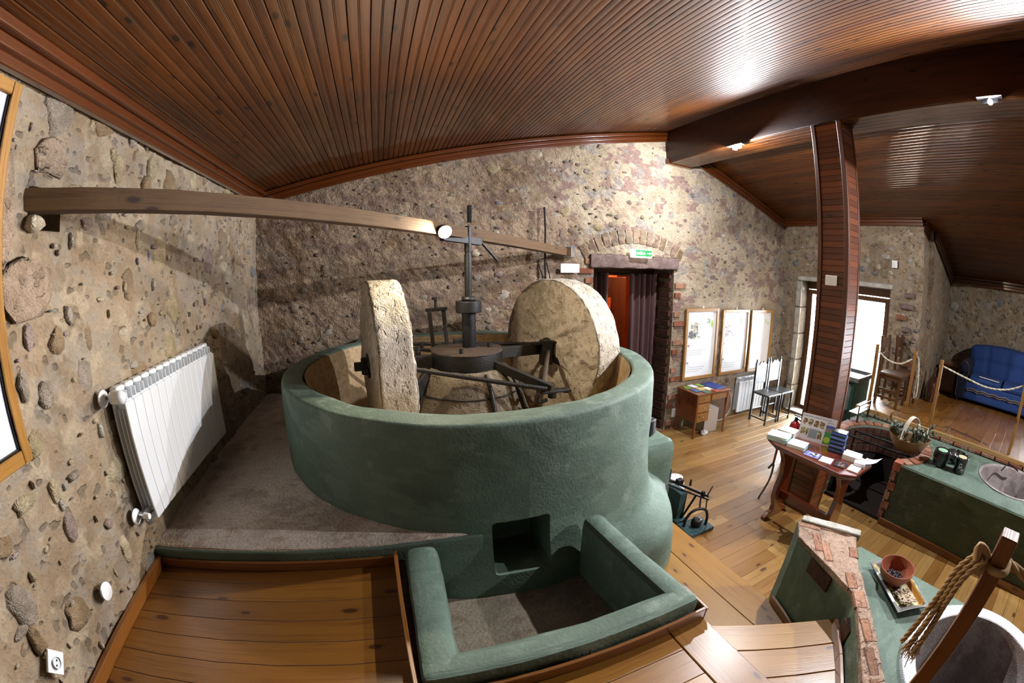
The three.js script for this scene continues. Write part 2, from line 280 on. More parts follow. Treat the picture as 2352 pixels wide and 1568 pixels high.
// box with rounded edges (radius r) cut into pieces no longer than seg, so that it bends smoothly
function box(x0, x1, y0, y1, z0, z1, { r = 0.004, seg = 0.18, grain = 'x' } = {}) {
  const lo = [x0, y0, z0], hi = [x1, y1, z1]; r = Math.min(r, (x1 - x0) * 0.45, (y1 - y0) * 0.45, (z1 - z0) * 0.45);
  const cuts = [0, 1, 2].map((k) => { const a = lo[k] + r, b = hi[k] - r, n = Math.max(1, Math.ceil((b - a) / seg)), c = []; if (r > 0) c.push(lo[k]); for (let i = 0; i <= n; i++) c.push(a + (b - a) * i / n); if (r > 0) c.push(hi[k]); return c; });
  const pos = [], nor = [], idx = [];
  for (let k = 0; k < 3; k++) for (const side of [0, 1]) {
    const u = (k + 1) % 3, v = (k + 2) % 3, cu = cuts[u], cv = cuts[v], base = pos.length / 3;
    for (const b of cv) for (const a of cu) {
      const p = [0, 0, 0]; p[k] = side ? hi[k] : lo[k]; p[u] = a; p[v] = b;
      const q = p.map((c, i) => Math.min(hi[i] - r, Math.max(lo[i] + r, c))), d = p.map((c, i) => c - q[i]), l = Math.hypot(...d);
      if (r > 0 && l > 0) { pos.push(...q.map((c, i) => c + d[i] / l * r)); nor.push(...d.map((c) => c / l)); } else { pos.push(...p); const n = [0, 0, 0]; n[k] = side ? 1 : -1; nor.push(...n); }
    }
    const w = cu.length;
    for (let j = 0; j < cv.length - 1; j++) for (let i = 0; i < w - 1; i++) { const a = base + j * w + i; if (side) idx.push(a, a + 1, a + w, a + 1, a + w + 1, a + w); else idx.push(a, a + w, a + 1, a + 1, a + w, a + w + 1); }
  }
  const g = new THREE.BufferGeometry(); g.setAttribute('position', new THREE.Float32BufferAttribute(pos, 3)); g.setAttribute('normal', new THREE.Float32BufferAttribute(nor, 3)); g.setIndex(idx);
  return metric(g, grain);
}
const cube = (cx, cy, cz, w, h, d, o) => box(cx - w / 2, cx + w / 2, cy - h / 2, cy + h / 2, cz - d / 2, cz + d / 2, o);
function lathe(prof, { seg = 32, at = [0, 0, 0], from = 0, arc = Math.PI * 2 } = {}) {   // profile of [radius, height]
  const g = new THREE.LatheGeometry(prof.map(([r, y]) => new THREE.Vector2(Math.max(r, 0.0001), y)), seg, from, arc);
  const uv = g.attributes.uv, R = Math.max(...prof.map((p) => p[0])); let len = 0; const L = prof.map((p, i) => (len += i ? Math.hypot(p[0] - prof[i - 1][0], p[1] - prof[i - 1][1]) : 0));
  for (let i = 0; i < uv.count; i++) uv.setXY(i, uv.getX(i) * arc * R, L[i % prof.length]);
  return g.translate(...at);
}
const cyl = (r0, r1, h, at, seg = 20) => lathe([[0, 0], [r0, 0], [r0, 0], [r1, h], [r1, h], [0, h]].map(([r, y], i) => [r, y]), { seg, at });
function tube(pts, r, { seg = 24, rad = 8, closed = false } = {}) {
  const c = new THREE.CatmullRomCurve3(pts.map((p) => new THREE.Vector3(...p)), closed, 'centripetal'), g = new THREE.TubeGeometry(c, seg, r, rad, closed), L = c.getLength(), uv = g.attributes.uv;
  for (let i = 0; i < uv.count; i++) uv.setXY(i, uv.getX(i) * L, uv.getY(i) * r * 6.28);
  if (closed) return g;
  const caps = [0, 1].map((e) => { const p = c.getPointAt(e), t = c.getTangentAt(e).multiplyScalar(e ? 1 : -1), d = new THREE.CircleGeometry(r, rad); d.applyQuaternion(new THREE.Quaternion().setFromUnitVectors(new THREE.Vector3(0, 0, 1), t)); return d.translate(p.x, p.y, p.z); });
  return join([g, ...caps]);
}
const rod = (a, b, r, o = {}) => tube([a, [(a[0] + b[0]) / 2, (a[1] + b[1]) / 2, (a[2] + b[2]) / 2], b], r, { seg: 8, ...o });
// bar of w x h section from a to b (h measured upwards)
function bar(a, b, w, h, o = {}) {
  const A = new THREE.Vector3(...a), B = new THREE.Vector3(...b), d = B.clone().sub(A), L = d.length(); d.normalize();
  const upv = Math.abs(d.y) > 0.95 ? new THREE.Vector3(o.face?.[0] ?? 0, 0, o.face?.[1] ?? 1) : new THREE.Vector3(0, 1, 0), s = new THREE.Vector3().crossVectors(d, upv).normalize(), u = new THREE.Vector3().crossVectors(s, d);
  const g = box(0, L, -h / 2, h / 2, -w / 2, w / 2, { r: 0.003, seg: 0.2, ...o });
  return g.applyMatrix4(new THREE.Matrix4().makeBasis(d, u, s).setPosition(A));
}
function turned(geo, angle, at) { return geo.applyMatrix4(new THREE.Matrix4().makeRotationY(angle)).translate(...at); }
// flat outline (x, z) standing from y0 to y1, with holes, cut fine
function slabOf(outline, holes, y0, y1, { max = 0.16, bevel = 0.006, grain = 'x' } = {}) {
  const s = new THREE.Shape(outline.map(([x, z]) => new THREE.Vector2(x, -z)));
  for (const h of holes) s.holes.push(new THREE.Path(h.map(([x, z]) => new THREE.Vector2(x, -z))));
  let g = new THREE.ExtrudeGeometry(s, { depth: y1 - y0 - 2 * bevel, bevelEnabled: bevel > 0, bevelThickness: bevel, bevelSize: bevel, bevelOffset: -bevel, bevelSegments: 2, steps: Math.max(1, Math.round((y1 - y0) / max)) });
  g.rotateX(-Math.PI / 2).translate(0, y0 + bevel, 0);
  g = new TessellateModifier(max, 7).modify(g);
  return metric(g, grain);
}
const ring = (cx, cz, r, n = 40, a0 = 0, a1 = Math.PI * 2) => Array.from({ length: n }, (_, i) => { const a = a0 + (a1 - a0) * i / (a1 - a0 > 6.28 ? n : n - 1); return [cx + r * Math.cos(a), cz + r * Math.sin(a)]; });
function lumpy(g, amp, freq, seed = 0, smooth = true) {      // uneven hand-made surface
  const P = g.attributes.position, N = g.attributes.normal;
  for (let i = 0; i < P.count; i++) { const x = P.getX(i), y = P.getY(i), z = P.getZ(i), k = (fbm3(x * freq + seed, y * freq, z * freq, 3) - 0.5) * 2 * amp; P.setXYZ(i, x + N.getX(i) * k, y + N.getY(i) * k, z + N.getZ(i) * k); }
  if (smooth) { const uv = g.attributes.uv; g.computeVertexNormals(); }
  return g;
}
// canvas print
function print(w, h, draw) {
  const c = document.createElement('canvas'); c.width = w; c.height = h; const x = c.getContext('2d'); draw(x, w, h);
  const t = new THREE.CanvasTexture(c); t.colorSpace = THREE.SRGBColorSpace; return std({ map: t, roughness: 0.5 });
}
// flat sheet with 0..1 uv spanned by two edges from a corner, cut fine
function sheet(o, u, v, n = 8, lift = () => 0) {
  const g = new THREE.PlaneGeometry(1, 1, n, n), P = g.attributes.position, U = new THREE.Vector3(...u), V = new THREE.Vector3(...v), W = U.clone().cross(V).normalize();
  for (let i = 0; i < P.count; i++) { const a = P.getX(i) + 0.5, b = P.getY(i) + 0.5, k = lift(a, b); P.setXYZ(i, o[0] + U.x * a + V.x * b + W.x * k, o[1] + U.y * a + V.y * b + W.y * k, o[2] + U.z * a + V.z * b + W.z * k); }
  g.computeVertexNormals(); return g;
}

// ---------------------------------------------------------------- floors
const LOW = -2.16, UP = -1.29, STAGE = -1.45;
function planks(parent, x0, x1, z0, z1, y, w, along, rand, lenRange, thick = 0.022, mats = M.pine) {
  const a0 = along === 'x' ? x0 : z0, a1 = along === 'x' ? x1 : z1, c0 = along === 'x' ? z0 : x0, c1 = along === 'x' ? z1 : x1;
  for (let c = c0; c < c1 - 0.01; c += w) {
    const e = Math.min(c + w, c1) - 0.0012; let a = a0;
    while (a < a1 - 0.01) {
      let b = a + lenRange[0] + rand() * (lenRange[1] - lenRange[0]); if (a === a0) b -= rand() * lenRange[0] * 0.8; if (b > a1 - 0.3) b = a1;
      const g = along === 'x' ? box(a, b - 0.001, y - thick, y, c, e, { r: 0.0022, seg: 0.3, grain: 'x' }) : box(c, e, y - thick, y, a, b - 0.001, { r: 0.0022, seg: 0.3, grain: 'z' });
      part('plank', g, mats[Math.floor(rand() * mats.length)], parent); a = b;
    }
  }
}
{
  const r = rng(7);
  const f = thing('floor', 'lower wooden floor of pale varnished pine planks between the mill and the posters', null, [2, LOW, -2], null, 'structure');
  planks(f, 1.2, 6.5, -4.25, 2.5, LOW, 0.128, 'x', r, [1.6, 3.2]);
  part('subfloor', box(-1.6, 8.4, LOW - 0.3, LOW - 0.024, -4.7, 5, { r: 0, seg: 0.5 }), M.gap, f);
  const p = thing('raised_floor', 'raised wooden platform in front of the mill trough, brown varnished pine', null, [-0.6, UP, -1], null, 'structure');
  planks(p, -1.34, -0.02, -1.56, 2.2, UP, 0.118, 'x', r, [3, 4], 0.022, M.pineDark);
  planks(p, -0.02, 0.86, -0.8, 2.2, UP, 0.135, 'x', r, [3, 4], 0.022, M.pineMid);
  part('plank', box(0.862, 1.03, UP - 0.03, UP + 0.001, -0.84, 1.9, { r: 0.006, seg: 0.2, grain: 'z' }), M.pineMid[3], p);
  part('riser_board', [box(0.99, 1.012, LOW, UP - 0.031, -0.84, 1.9, { grain: 'z' }), box(-1.3, 0.98, LOW, UP - 0.03, -0.79, -0.77, { seg: 0.4 })], M.pineEdge, p);
  // winding step and lower landing
  const s = thing('stair_tread', 'winding wooden step of wide diagonal planks beside the low brick-topped wall', null, [1.4, -1.56, -0.5], null, 'structure');
  const dir = [0.82, 0.57], nor = [-0.57, 0.82], T0 = [1.18, -0.9];
  for (let k = 0; k < 7; k++) {
    const g = box(-0.42, 0.82, -1.592, -1.56, 0.168 * k, 0.168 * (k + 1) - 0.003, { r: 0.004, seg: 0.2 });
    g.applyMatrix4(new THREE.Matrix4().set(dir[0], 0, nor[0], T0[0], 0, 1, 0, 0, dir[1], 0, nor[1], T0[1], 0, 0, 0, 1));
    part('plank', g, M.pineMid[[0, 2, 1, 0, 3, 2, 1][k]], s);
  }
  const ri = box(-0.42, 0.82, LOW, -1.594, 0.012, 0.032, { seg: 0.3 }); ri.applyMatrix4(new THREE.Matrix4().set(dir[0], 0, nor[0], T0[0], 0, 1, 0, 0, dir[1], 0, nor[1], T0[1], 0, 0, 0, 1));
  part('riser_board', ri, M.pineEdge, s);
  const l = thing('stair_tread', 'narrow wooden landing wrapped round the foot of the green mill basin', null, [1.6, -1.86, -1.3], null, 'structure');
  [[1.02, 1.22], [1.222, 1.47], [1.472, 1.70], [1.702, 1.94]].forEach(([a, b], i) => part('plank', box(a, b - 0.002, -1.892, -1.86, -2.42 + (i < 3 ? 0.1 : 0), 0.2, { r: 0.004, seg: 0.2, grain: 'z' }), M.pineMid[[1, 3, 0, 2][i]], l));
  part('riser_board', box(1.9, 1.925, LOW, -1.893, -2.4, 0.1, { seg: 0.3, grain: 'z' }), M.pineEdge, l);
  const st = thing('raised_floor', 'raised stage floor of brown planks under the blue armchair', null, [6.5, STAGE, -0.5], null, 'structure');
  planks(st, 5.16, 6.1, -2.1, -1.66, STAGE, 0.13, 'x', r, [3, 4], 0.03, [M.pine[0], M.pine[3]]);
  planks(st, 5.16, 8.0, -1.66, 2.6, STAGE, 0.13, 'x', r, [1.4, 2.6], 0.03, [M.pineDark[0], M.pineDark[2], M.pine[4]]);
  part('edge_board', [box(5.12, 5.165, STAGE - 0.045, STAGE + 0.004, -2.13, 2.6, { seg: 0.2, grain: 'z' }), box(5.12, 6.08, STAGE - 0.045, STAGE + 0.004, -2.14, -2.1)], M.pine[0], st);
  part('foundation', [box(5.2, 8.1, LOW, STAGE - 0.032, -1.64, 3.4, { r: 0, seg: 0.4 }), box(5.2, 6.08, LOW, STAGE - 0.032, -2.08, -1.6, { r: 0, seg: 0.3 })], M.mortar, st);
  for (let i = 0; i < 22; i++) { const z = -2.02 + i * 0.19; part('brick', box(5.1, 5.2, -1.526, -1.497, z, z + 0.175, { r: 0.004, seg: 0.2, grain: 'z' }), i < 5 ? M.stones[2] : M.brick[i % 3], st); }
}

// ---------------------------------------------------------------- walls
// a stone half sunk in its wall: o centre, U and V along the wall, W out of it
function stoneGeo(o, U, V, W, a, b, c, rand) {
  const g = mergeVertices(new THREE.IcosahedronGeometry(1, 1).deleteAttribute('uv').deleteAttribute('normal')), P = g.attributes.position, s = rand() * 99, uv = new Float32Array(P.count * 2), rot = (rand() - 0.5) * 1.2, tx = rand() - 0.5, ty = rand() - 0.5, ca = Math.cos(rot), sa = Math.sin(rot);
  for (let i = 0; i < P.count; i++) {
    let x = P.getX(i), y = P.getY(i), z = P.getZ(i); const k = 0.55 + 0.8 * noise3(x * 1.7 + s, y * 1.7, z * 0.8); z = Math.sign(z) * Math.pow(Math.abs(z), 0.5);
    const X = (x * ca - y * sa) * k, Y = (x * sa + y * ca) * k, u = X * a, v = Y * b, w = z * c * (0.8 + 0.3 * noise3(x * 2 + s, y * 2, 7)) + (x * tx + y * ty) * c * 0.12;
    uv[i * 2] = u + s; uv[i * 2 + 1] = v + s;
    P.setXYZ(i, o[0] + U[0] * u + V[0] * v + W[0] * w, o[1] + U[1] * u + V[1] * v + W[1] * w, o[2] + U[2] * u + V[2] * v + W[2] * w);
  }
  g.setAttribute('uv', new THREE.BufferAttribute(uv, 2)); g.computeVertexNormals(); return g;
}
// wall(): a displaced grid on the plane o + u*U + v*V (v up, up to topOf(u)), with rectangular holes, a back skin and closed edges
function wall(name, label, mat, { o, U, W, len, base, topOf, holes = [], step = 0.06, amp = 0.012, freq = 9, thick = 0.3, seed = 1, flake = 0, rough = () => 1 }) {
  const V = [0, 1, 0], tops = Math.min(...[0, 0.25, 0.5, 0.75, 1].map((t) => topOf(t * len))) - 0.05;
  const us = new Set([0, len]), vs = new Set([base, tops]);
  for (const [a, b, c, d] of holes) { us.add(a); us.add(b); vs.add(c); vs.add(d); }
  const fill = (set) => { const s = [...set].sort((p, q) => p - q), out = []; for (let i = 0; i < s.length - 1; i++) { const n = Math.max(1, Math.round((s[i + 1] - s[i]) / step)); for (let k = 0; k < n; k++) out.push(s[i] + (s[i + 1] - s[i]) * k / n); } out.push(s[s.length - 1]); return out; };
  const cu = fill(us), cv = fill(vs), extra = Math.max(2, Math.round((Math.max(topOf(0), topOf(len / 2), topOf(len)) - tops) / step)), rows = cv.length + extra;
  const build = (depth, bump) => {
    const pos = [], uv = [], idx = [];
    for (let j = 0; j < rows; j++) for (const u of cu) {
      const v = j < cv.length ? cv[j] : mix(tops, topOf(u), (j - cv.length + 1) / extra);
      const onHole = holes.some(([a, b, c, d]) => u >= a - 1e-4 && u <= b + 1e-4 && v >= c - 1e-4 && v <= d + 1e-4);
      let k = depth; if (bump) { const n = fbm3(u * freq + seed * 17, v * freq, seed * 3.1, 4) - 0.5, m = fbm3(u * 1.3 + seed, v * 1.3, 5, 2) - 0.5; let f = 0; if (flake) { const s = fbm3(u * 5 + seed, v * 9 + n * 2, 9, 3) * 7, t = s - Math.floor(s); f = (t - 0.5) * flake * ramp(1, 0.86, t); } k += (n * 2 * amp + m * amp * 1.6 + f) * (onHole ? 0.3 : 1) * rough(u); }
      pos.push(o[0] + U[0] * u + W[0] * k, v, o[2] + U[2] * u + W[2] * k); uv.push(u, v);
    }
    for (let j = 0; j < rows - 1; j++) for (let i = 0; i < cu.length - 1; i++) {
      const um = (cu[i] + cu[i + 1]) / 2, vm = j < cv.length - 1 ? (cv[j] + cv[j + 1]) / 2 : 1e9;
      if (holes.some(([a, b, c, d]) => um > a && um < b && vm > c && vm < d)) continue;
      const a = j * cu.length + i, b = a + 1, c = a + cu.length, d = c + 1; idx.push(a, b, c, b, d, c);
    }
    const g = new THREE.BufferGeometry(); g.setAttribute('position', new THREE.Float32BufferAttribute(pos, 3)); g.setAttribute('uv', new THREE.Float32BufferAttribute(uv, 2)); g.setIndex(idx); g.computeVertexNormals();
    const n = g.attributes.normal; if (n.getX(0) * W[0] + n.getZ(0) * W[2] < 0) { const x = g.index.array; for (let i = 0; i < x.length; i += 3) { const t = x[i + 1]; x[i + 1] = x[i + 2]; x[i + 2] = t; } g.computeVertexNormals(); }
    return g;
  };
  const t = thing(name, label, null, [o[0] + U[0] * len / 2, base, o[2] + U[2] * len / 2], null, 'structure');
  t.userData.plane = { o, U, W };
  const P = (u, v, k) => [o[0] + U[0] * u + W[0] * k, v, o[2] + U[2] * u + W[2] * k];
  const quad = (a, b, c, d) => { const n = 8, g = new THREE.PlaneGeometry(1, 1, n, n), q = g.attributes.position, uv = g.attributes.uv; for (let i = 0; i < q.count; i++) { const s = q.getX(i) + 0.5, r = q.getY(i) + 0.5, m = (k) => mix(mix(a[k], b[k], s), mix(d[k], c[k], s), r); q.setXYZ(i, m(0), m(1), m(2)); uv.setXY(i, s * Math.hypot(b[0] - a[0], b[1] - a[1], b[2] - a[2]), r * Math.hypot(d[0] - a[0], d[1] - a[1], d[2] - a[2])); } g.computeVertexNormals(); return g; };
  const edges = [quad(P(0, base, 0), P(0, base, -thick), P(0, topOf(0), -thick), P(0, topOf(0), 0)), quad(P(len, base, -thick), P(len, base, 0), P(len, topOf(len), 0), P(len, topOf(len), -thick))];
  for (const [a, b, c, d] of holes) edges.push(quad(P(a, c, 0.01), P(a, c, -thick), P(a, d, -thick), P(a, d, 0.01)), quad(P(b, c, -thick), P(b, c, 0.01), P(b, d, 0.01), P(b, d, -thick)), quad(P(a, d, 0.01), P(a, d, -thick), P(b, d, -thick), P(b, d, 0.01)), quad(P(a, c, -thick), P(a, c, 0.01), P(b, c, 0.01), P(b, c, -thick)));
  part('plaster', [build(0, true), build(-thick, false), ...edges], mat, t);
  return t;
}
// sow stones over a wall: count, size range, how far they stand proud, places to keep clear
function sow(t, count, sizes, proud, { u, v, keep = () => true, seed, pow = 2.2, aspect = [0.5, 0.95], mats = M.stones, stuffAfter = 1e9, tall = 0 }) {
  const { o, U, W } = t.userData.plane, r = rng(seed), done = [], rest = [];
  for (let n = 0, tries = 0; n < count && tries < count * 40; tries++) {
    const k = Math.pow(r(), pow), a = mix(sizes[0], sizes[1], k) * (1 - n / count * 0.35), uu = mix(u[0], u[1], r()), vv = mix(v[0], v[1], r());
    if (!keep(uu, vv, a) || done.some(([x, y, q]) => Math.hypot(x - uu, (y - vv) * 1.2) < (q + a) * 0.95)) continue;
    done.push([uu, vv, a]); n++;
    const asp = mix(aspect[0], aspect[1], r()), flip = r() < tall, c = 0.02 + a * 0.25, out = mix(proud[0], proud[1], r());
    const g = stoneGeo([o[0] + U[0] * uu + W[0] * (out - c), vv, o[2] + U[2] * uu + W[2] * (out - c)], U, [0, 1, 0], W, flip ? a * asp : a, flip ? a : a * asp, c, r), m = mats[Math.floor(r() * mats.length)];
    if (n <= stuffAfter) part('stone', g, m, t); else rest.push(g);
  }
  for (let k = 0; rest.length && k < 3; k++) { const q = part('stone_chips', rest.filter((g, i) => i % 3 === k), mats[[0, 2, 3][k]], t); q.userData.kind = 'stuff'; }
  t.userData.sown = undefined; 
}
const roofL = (x) => 0.84 + 0.209 * (x + 1.31), roofR = (x) => 0.93 - 0.322 * (x - 6.08), roof = (x) => Math.min(roofL(x), roofR(x));
{
  const left = wall('wall_left', 'tan mortared fieldstone wall carrying the white radiator', M.mortar, { o: [-1.31, 0, -4.4], U: [0, 0, 1], W: [1, 0, 0], len: 8, base: LOW, topOf: () => 0.93, holes: [[3.07, 3.25, 0.255, 0.405]], step: 0.035, amp: 0.014, freq: 8, seed: 2, thick: 0.35, flake: 0.011 });
  const clear = (u, v, a) => !(u + a > 3.04 && u - a < 3.28 && v + a > 0.22 && v - a < 0.43);
  sow(left, 95, [0.055, 0.15], [0.010, 0.022], { u: [0.1, 4.3], v: [-1.3, 0.8], keep: clear, seed: 31, tall: 0.5, pow: 1.1, mats: [...M.stones, M.mortarStone, M.mortarStone, M.mortarStone] });
  sow(left, 420, [0.016, 0.06], [0.008, 0.02], { u: [0.05, 4.4], v: [-1.3, 0.8], keep: clear, seed: 32, aspect: [0.2, 0.7], tall: 0.3, stuffAfter: 200 });
  const m = M.lintelPale, P = left.userData.plane, big = (z, y, a, b, s, mat = m) => part('stone', stoneGeo([-1.31 + 0.005, y, z], P.U, [0, 1, 0], P.W, a, b, 0.022, rng(s)), mat, left);
  big(-1.0, 0.33, 0.07, 0.2, 5); big(-1.12, 0.05, 0.15, 0.1, 6); big(-1.24, 0.53, 0.13, 0.07, 7); part('stone', stoneGeo([-1.3, 0.275, -1.165], P.U, [0, 1, 0], P.W, 0.05, 0.032, 0.04, rng(8)), M.stones[4], left);
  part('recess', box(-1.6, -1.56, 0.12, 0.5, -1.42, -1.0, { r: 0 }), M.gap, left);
  const back = wall('wall_back', 'rough rubble gable wall behind the mill, holding the curtained doorway', M.rubble, { o: [-1.5, 0, -4.2], U: [1, 0, 0], W: [0, 0, 1], len: 7.9, base: LOW, topOf: (u) => roof(u - 1.5) + 0.05, holes: [[3.84, 5.04, LOW, 0.02]], step: 0.026, amp: 0.016, freq: 13, seed: 3, thick: 0.55, flake: 0.016, rough: (u) => 1 - 0.6 * ramp(4.4, 5.4, u) });
  const kb = (u, v, a) => v + a < roof(u - 1.5) - 0.02 && !(u + a > 3.72 && u - a < 5.3 && v - a < 0.36) && !(u > 5.1 && u < 7.4 && v > -1.55 && v < -0.4);
  sow(back, 60, [0.05, 0.11], [0.004, 0.016], { u: [0.2, 7.5], v: [-1.6, 1.7], keep: kb, seed: 41 });
  sow(back, 900, [0.016, 0.065], [0.003, 0.016], { u: [0.15, 7.6], v: [-1.9, 1.75], keep: kb, seed: 42, aspect: [0.3, 0.85], stuffAfter: 160, mats: M.rubbleStones });
  sow(back, 60, [0.04, 0.12], [0.002, 0.009], { u: [5.15, 7.5], v: [-1.7, 1.4], keep: kb, seed: 43, pow: 1.2, mats: [M.plumStone, M.plumStone, M.stones[1], M.stones[2], M.stones[4], M.rubbleStones[3]] });
  // stone lintel, relieving arch of bricks, brick jambs
  part('lintel', lumpy(box(2.28, 3.6, 0.015, 0.17, -4.6, -4.155, { r: 0.02, seg: 0.04 }), 0.02, 14, 4), M.lintel, back);
  for (let i = 0; i < 15; i++) { const a = (i - 7) * 0.082, R = 1.22, g = box(-0.044, 0.044, R, R + 0.17, -0.03, 0.008, { r: 0.006 }); g.rotateZ(-a).translate(2.93, -0.9, -4.2); part('brick', g, M.rubble, back); }
  for (let i = 0; i < 17; i++) { const y = LOW + 0.06 + i * 0.125; part('brick', box(3.5, 3.54, y, y + 0.075, -4.22 - 0.23 * 1 - (i % 2) * 0.08, -4.23, { r: 0.006, grain: 'z' }), M.brickDark, back); if (i % 3 !== 1) part('brick', box(3.56, 3.56 + 0.1 + (i % 2) * 0.09, y, y + 0.07, -4.25, -4.172, { r: 0.008 }), M.brick[i % 3], back); }
  for (let i = 0; i < 6; i++) { const y = -0.5 + i * 0.11; part('brick', box(2.14 + (i % 2) * 0.08, 2.32, y, y + 0.065, -4.25, -4.178, { r: 0.008 }), M.brick[(i + 1) % 3], back); }
  const right = wall('wall_right', 'fieldstone eave wall with the glazed door opening', M.mortar, { o: [6.08, 0, -4.4], U: [0, 0, 1], W: [-1, 0, 0], len: 2.72, base: LOW, topOf: () => 1.02, holes: [[0.55, 2.2, LOW, 0.0]], amp: 0.014, seed: 4, thick: 0.4 });
  const kr = (u, v, a) => !(u + a > 0.4 && u - a < 2.3 && v - a < 0.1);
  sow(right, 120, [0.03, 0.11], [0.008, 0.02], { u: [0.2, 2.68], v: [-1.4, 0.92], keep: kr, seed: 51, aspect: [0.45, 0.95] });
  for (let i = 0; i < 9; i++) { const y = -1.3 + i * 0.15, z = -2.08 + (i % 3) * 0.06, w = 0.13 + ((i * 7) % 5) * 0.025; part('brick', lumpy(box(6.04, 6.066, y, y + 0.065, z, z + w, { r: 0.008, seg: 0.04, grain: 'z' }), 0.007, 16, i), i % 4 === 2 ? M.brick[1] : M.plumStone, right); }
  // pale jamb and lintel stones in the reveal of the glazed door
  for (let i = 0; i < 5; i++) { const y = LOW + i * 0.43; part('stone', lumpy(box(6.06, 6.28, y, y + 0.42, -3.93, -3.82, { r: 0.015, seg: 0.06 }), 0.012, 10, i), M.jambStone, right); }
  part('lintel', lumpy(box(6.06, 6.3, -0.02, 0.06, -3.9, -2.16, { r: 0.012, seg: 0.08 }), 0.006, 8, 3), M.jambStone, right);
  const s1 = wall('wall_corner', 'short return of fieldstone wall beside the stage', M.mortar, { o: [6.08, 0, -1.7], U: [1, 0, 0], W: [0, 0, 1], len: 0.32, base: LOW, topOf: (u) => roofR(6.08 + u) + 0.06, amp: 0.01, seed: 5 });
  sow(s1, 9, [0.04, 0.08], [0.006, 0.012], { u: [0.05, 0.28], v: [-1.3, 0.75], seed: 52 });
  const s2 = wall('wall_return', 'stone return wall behind the stage chairs and demijohn', M.mortar, { o: [6.37, 0, -1.6], U: [0.9994, 0, -0.035], W: [0.035, 0, 0.9994], len: 1.7, base: LOW, topOf: (u) => roofR(6.37 + u) + 0.06, amp: 0.012, seed: 6 });
  sow(s2, 46, [0.03, 0.09], [0.006, 0.014], { u: [0.08, 1.6], v: [-1.35, 0.5], seed: 53 });
  const far = wall('wall_far', 'fieldstone wall behind the blue armchair', M.mortar, { o: [7.98, 0, -1.75], U: [0, 0, 1], W: [-1, 0, 0], len: 5.4, base: LOW, topOf: () => 0.36, holes: [[3.9, 5.1, -1.05, 0.12]], amp: 0.014, seed: 7 });
  sow(far, 100, [0.03, 0.12], [0.008, 0.02], { u: [0.15, 2.6], v: [-1.3, 0.25], seed: 54 });
  const near = wall('wall_front', 'plain mortared wall closing the near end of the hall', M.mortar, { o: [-1.6, 0, 3.5], U: [1, 0, 0], W: [0, 0, -1], len: 9.8, base: LOW, topOf: (u) => roof(u - 1.6) + 0.06, step: 0.25, amp: 0.01, seed: 8 });
}

